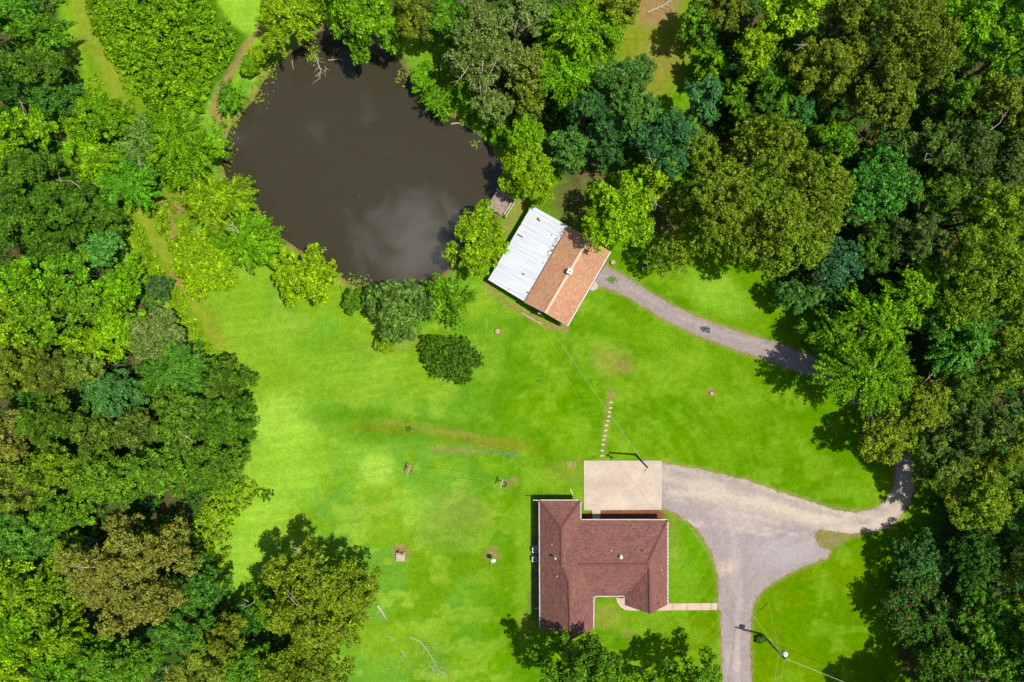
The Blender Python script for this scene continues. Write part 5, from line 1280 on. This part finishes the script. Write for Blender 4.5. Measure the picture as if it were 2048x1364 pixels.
scatter('floating_weed', [(705, 562, 16, 6, 90), (730, 575, 10, 5, 60), (515, 195, 10, 8, 60), (622, 105, 7, 10, 110), (802, 148, 8, 14, 50), (460, 280, 6, 20, 40), (455, 320, 5, 16, 30), (950, 285, 8, 6, 20), (530, 150, 10, 8, 40)], 0, .15, .45, -.49, (.17, .26, .015), 'green weed floating in patches along the pond edge', 'pond weed')
scatter('floating_scraps', [(700, 300, 120, 100, 40), (600, 330, 70, 90, 20)], 0, .05, .13, -.49, (.3, .27, .18), 'pale leaf scraps drifting on the open water', 'leaf scraps')
scatter('pale_litter', [(990, 904, 14, 3, 60), (1020, 908, 14, 3, 70), (960, 895, 16, 4, 30), (935, 886, 14, 3, 20)], 0, .10, .30, .03, (.17, .23, .13), 'pale litter along the wet streak of lawn', 'litter')
scatter('pale_flowers', [(790, 1330, 30, 20, 120), (850, 1310, 22, 22, 170), (880, 1345, 20, 12, 120), (760, 1235, 8, 4, 40)], 0, .10, .22, .08, (.27, .34, .16), 'pale flowers and twigs on the rough lower lawn', 'flowers')

# ragged grass creeping over the edges of the paving
EP = []
for poly, sp in ((DRIVE, .12), (PADP, .35), (WALK, .3)):
    for i in range(len(poly)):
        a_ = np.array(poly[i]); b_ = np.array(poly[(i + 1) % len(poly)]); L = np.hypot(*(b_ - a_)) * PXM
        if a_[1] > 1380 or b_[1] > 1380: continue
        k_ = int(L / sp); t = rng.random(k_)[:, None]; q = a_ + (b_ - a_) * t
        keep = fbm(q[:, 0] / 9, q[:, 1] / 9, 31) > .42
        EP.append(q[keep] + rng.normal(size=(keep.sum(), 2)) * (2.6 if poly is DRIVE else 1.2))
EP = np.concatenate(EP); EP = EP[rng.integers(0, len(EP), len(EP) * 3)] + rng.normal(size=(len(EP) * 3, 2)) * 1.3
q = np.stack([(EP[:, 0] - 1024) * PXM, -(EP[:, 1] - 682) * PXM, rng.uniform(.02, .06, len(EP))], 1)
nr_ = rng.normal(size=q.shape) * .25; nr_[:, 2] = 1; nr_ /= np.linalg.norm(nr_, axis=1, keepdims=True)
o = bpy.data.objects.new('verge_grass', leaf_mesh('verge_grass', q, nr_, rng.uniform(.07, .20, len(q)), rng, M_leaf, None, .4)); C.objects.link(o); o.color = (.30, .30, .06, 1)
tag(o, 'ragged dry grass creeping over the driveway and pad edges', 'grass', kind='stuff')

scatter('grass_patch', [(1223, 559, 6, 3.2, 130)], 0, .12, .30, .03, (.12, .23, .006), 'green weeds growing through the narrow drive by the cottage', 'weeds')
rp = [onroof(1132 - t * 34 + rng.normal(0, 5), 455 + t * 58 + rng.normal(0, 4)) for t in rng.uniform(0, 1, 170)]
q = np.array([(v.x, v.y, v.z + .05) for v in rp]); nr_ = rng.normal(size=q.shape) * .15; nr_[:, 2] = 1; nr_ /= np.linalg.norm(nr_, axis=1, keepdims=True)
o = bpy.data.objects.new('fallen_leaves', leaf_mesh('fallen_leaves', q, nr_, rng.uniform(.10, .26, len(q)), rng, M_leaf)); C.objects.link(o); o.color = (.20, .13, .11, 1)
tag(o, 'brown fallen leaves along the upper seam of the white metal roof', 'fallen leaves', kind='stuff')
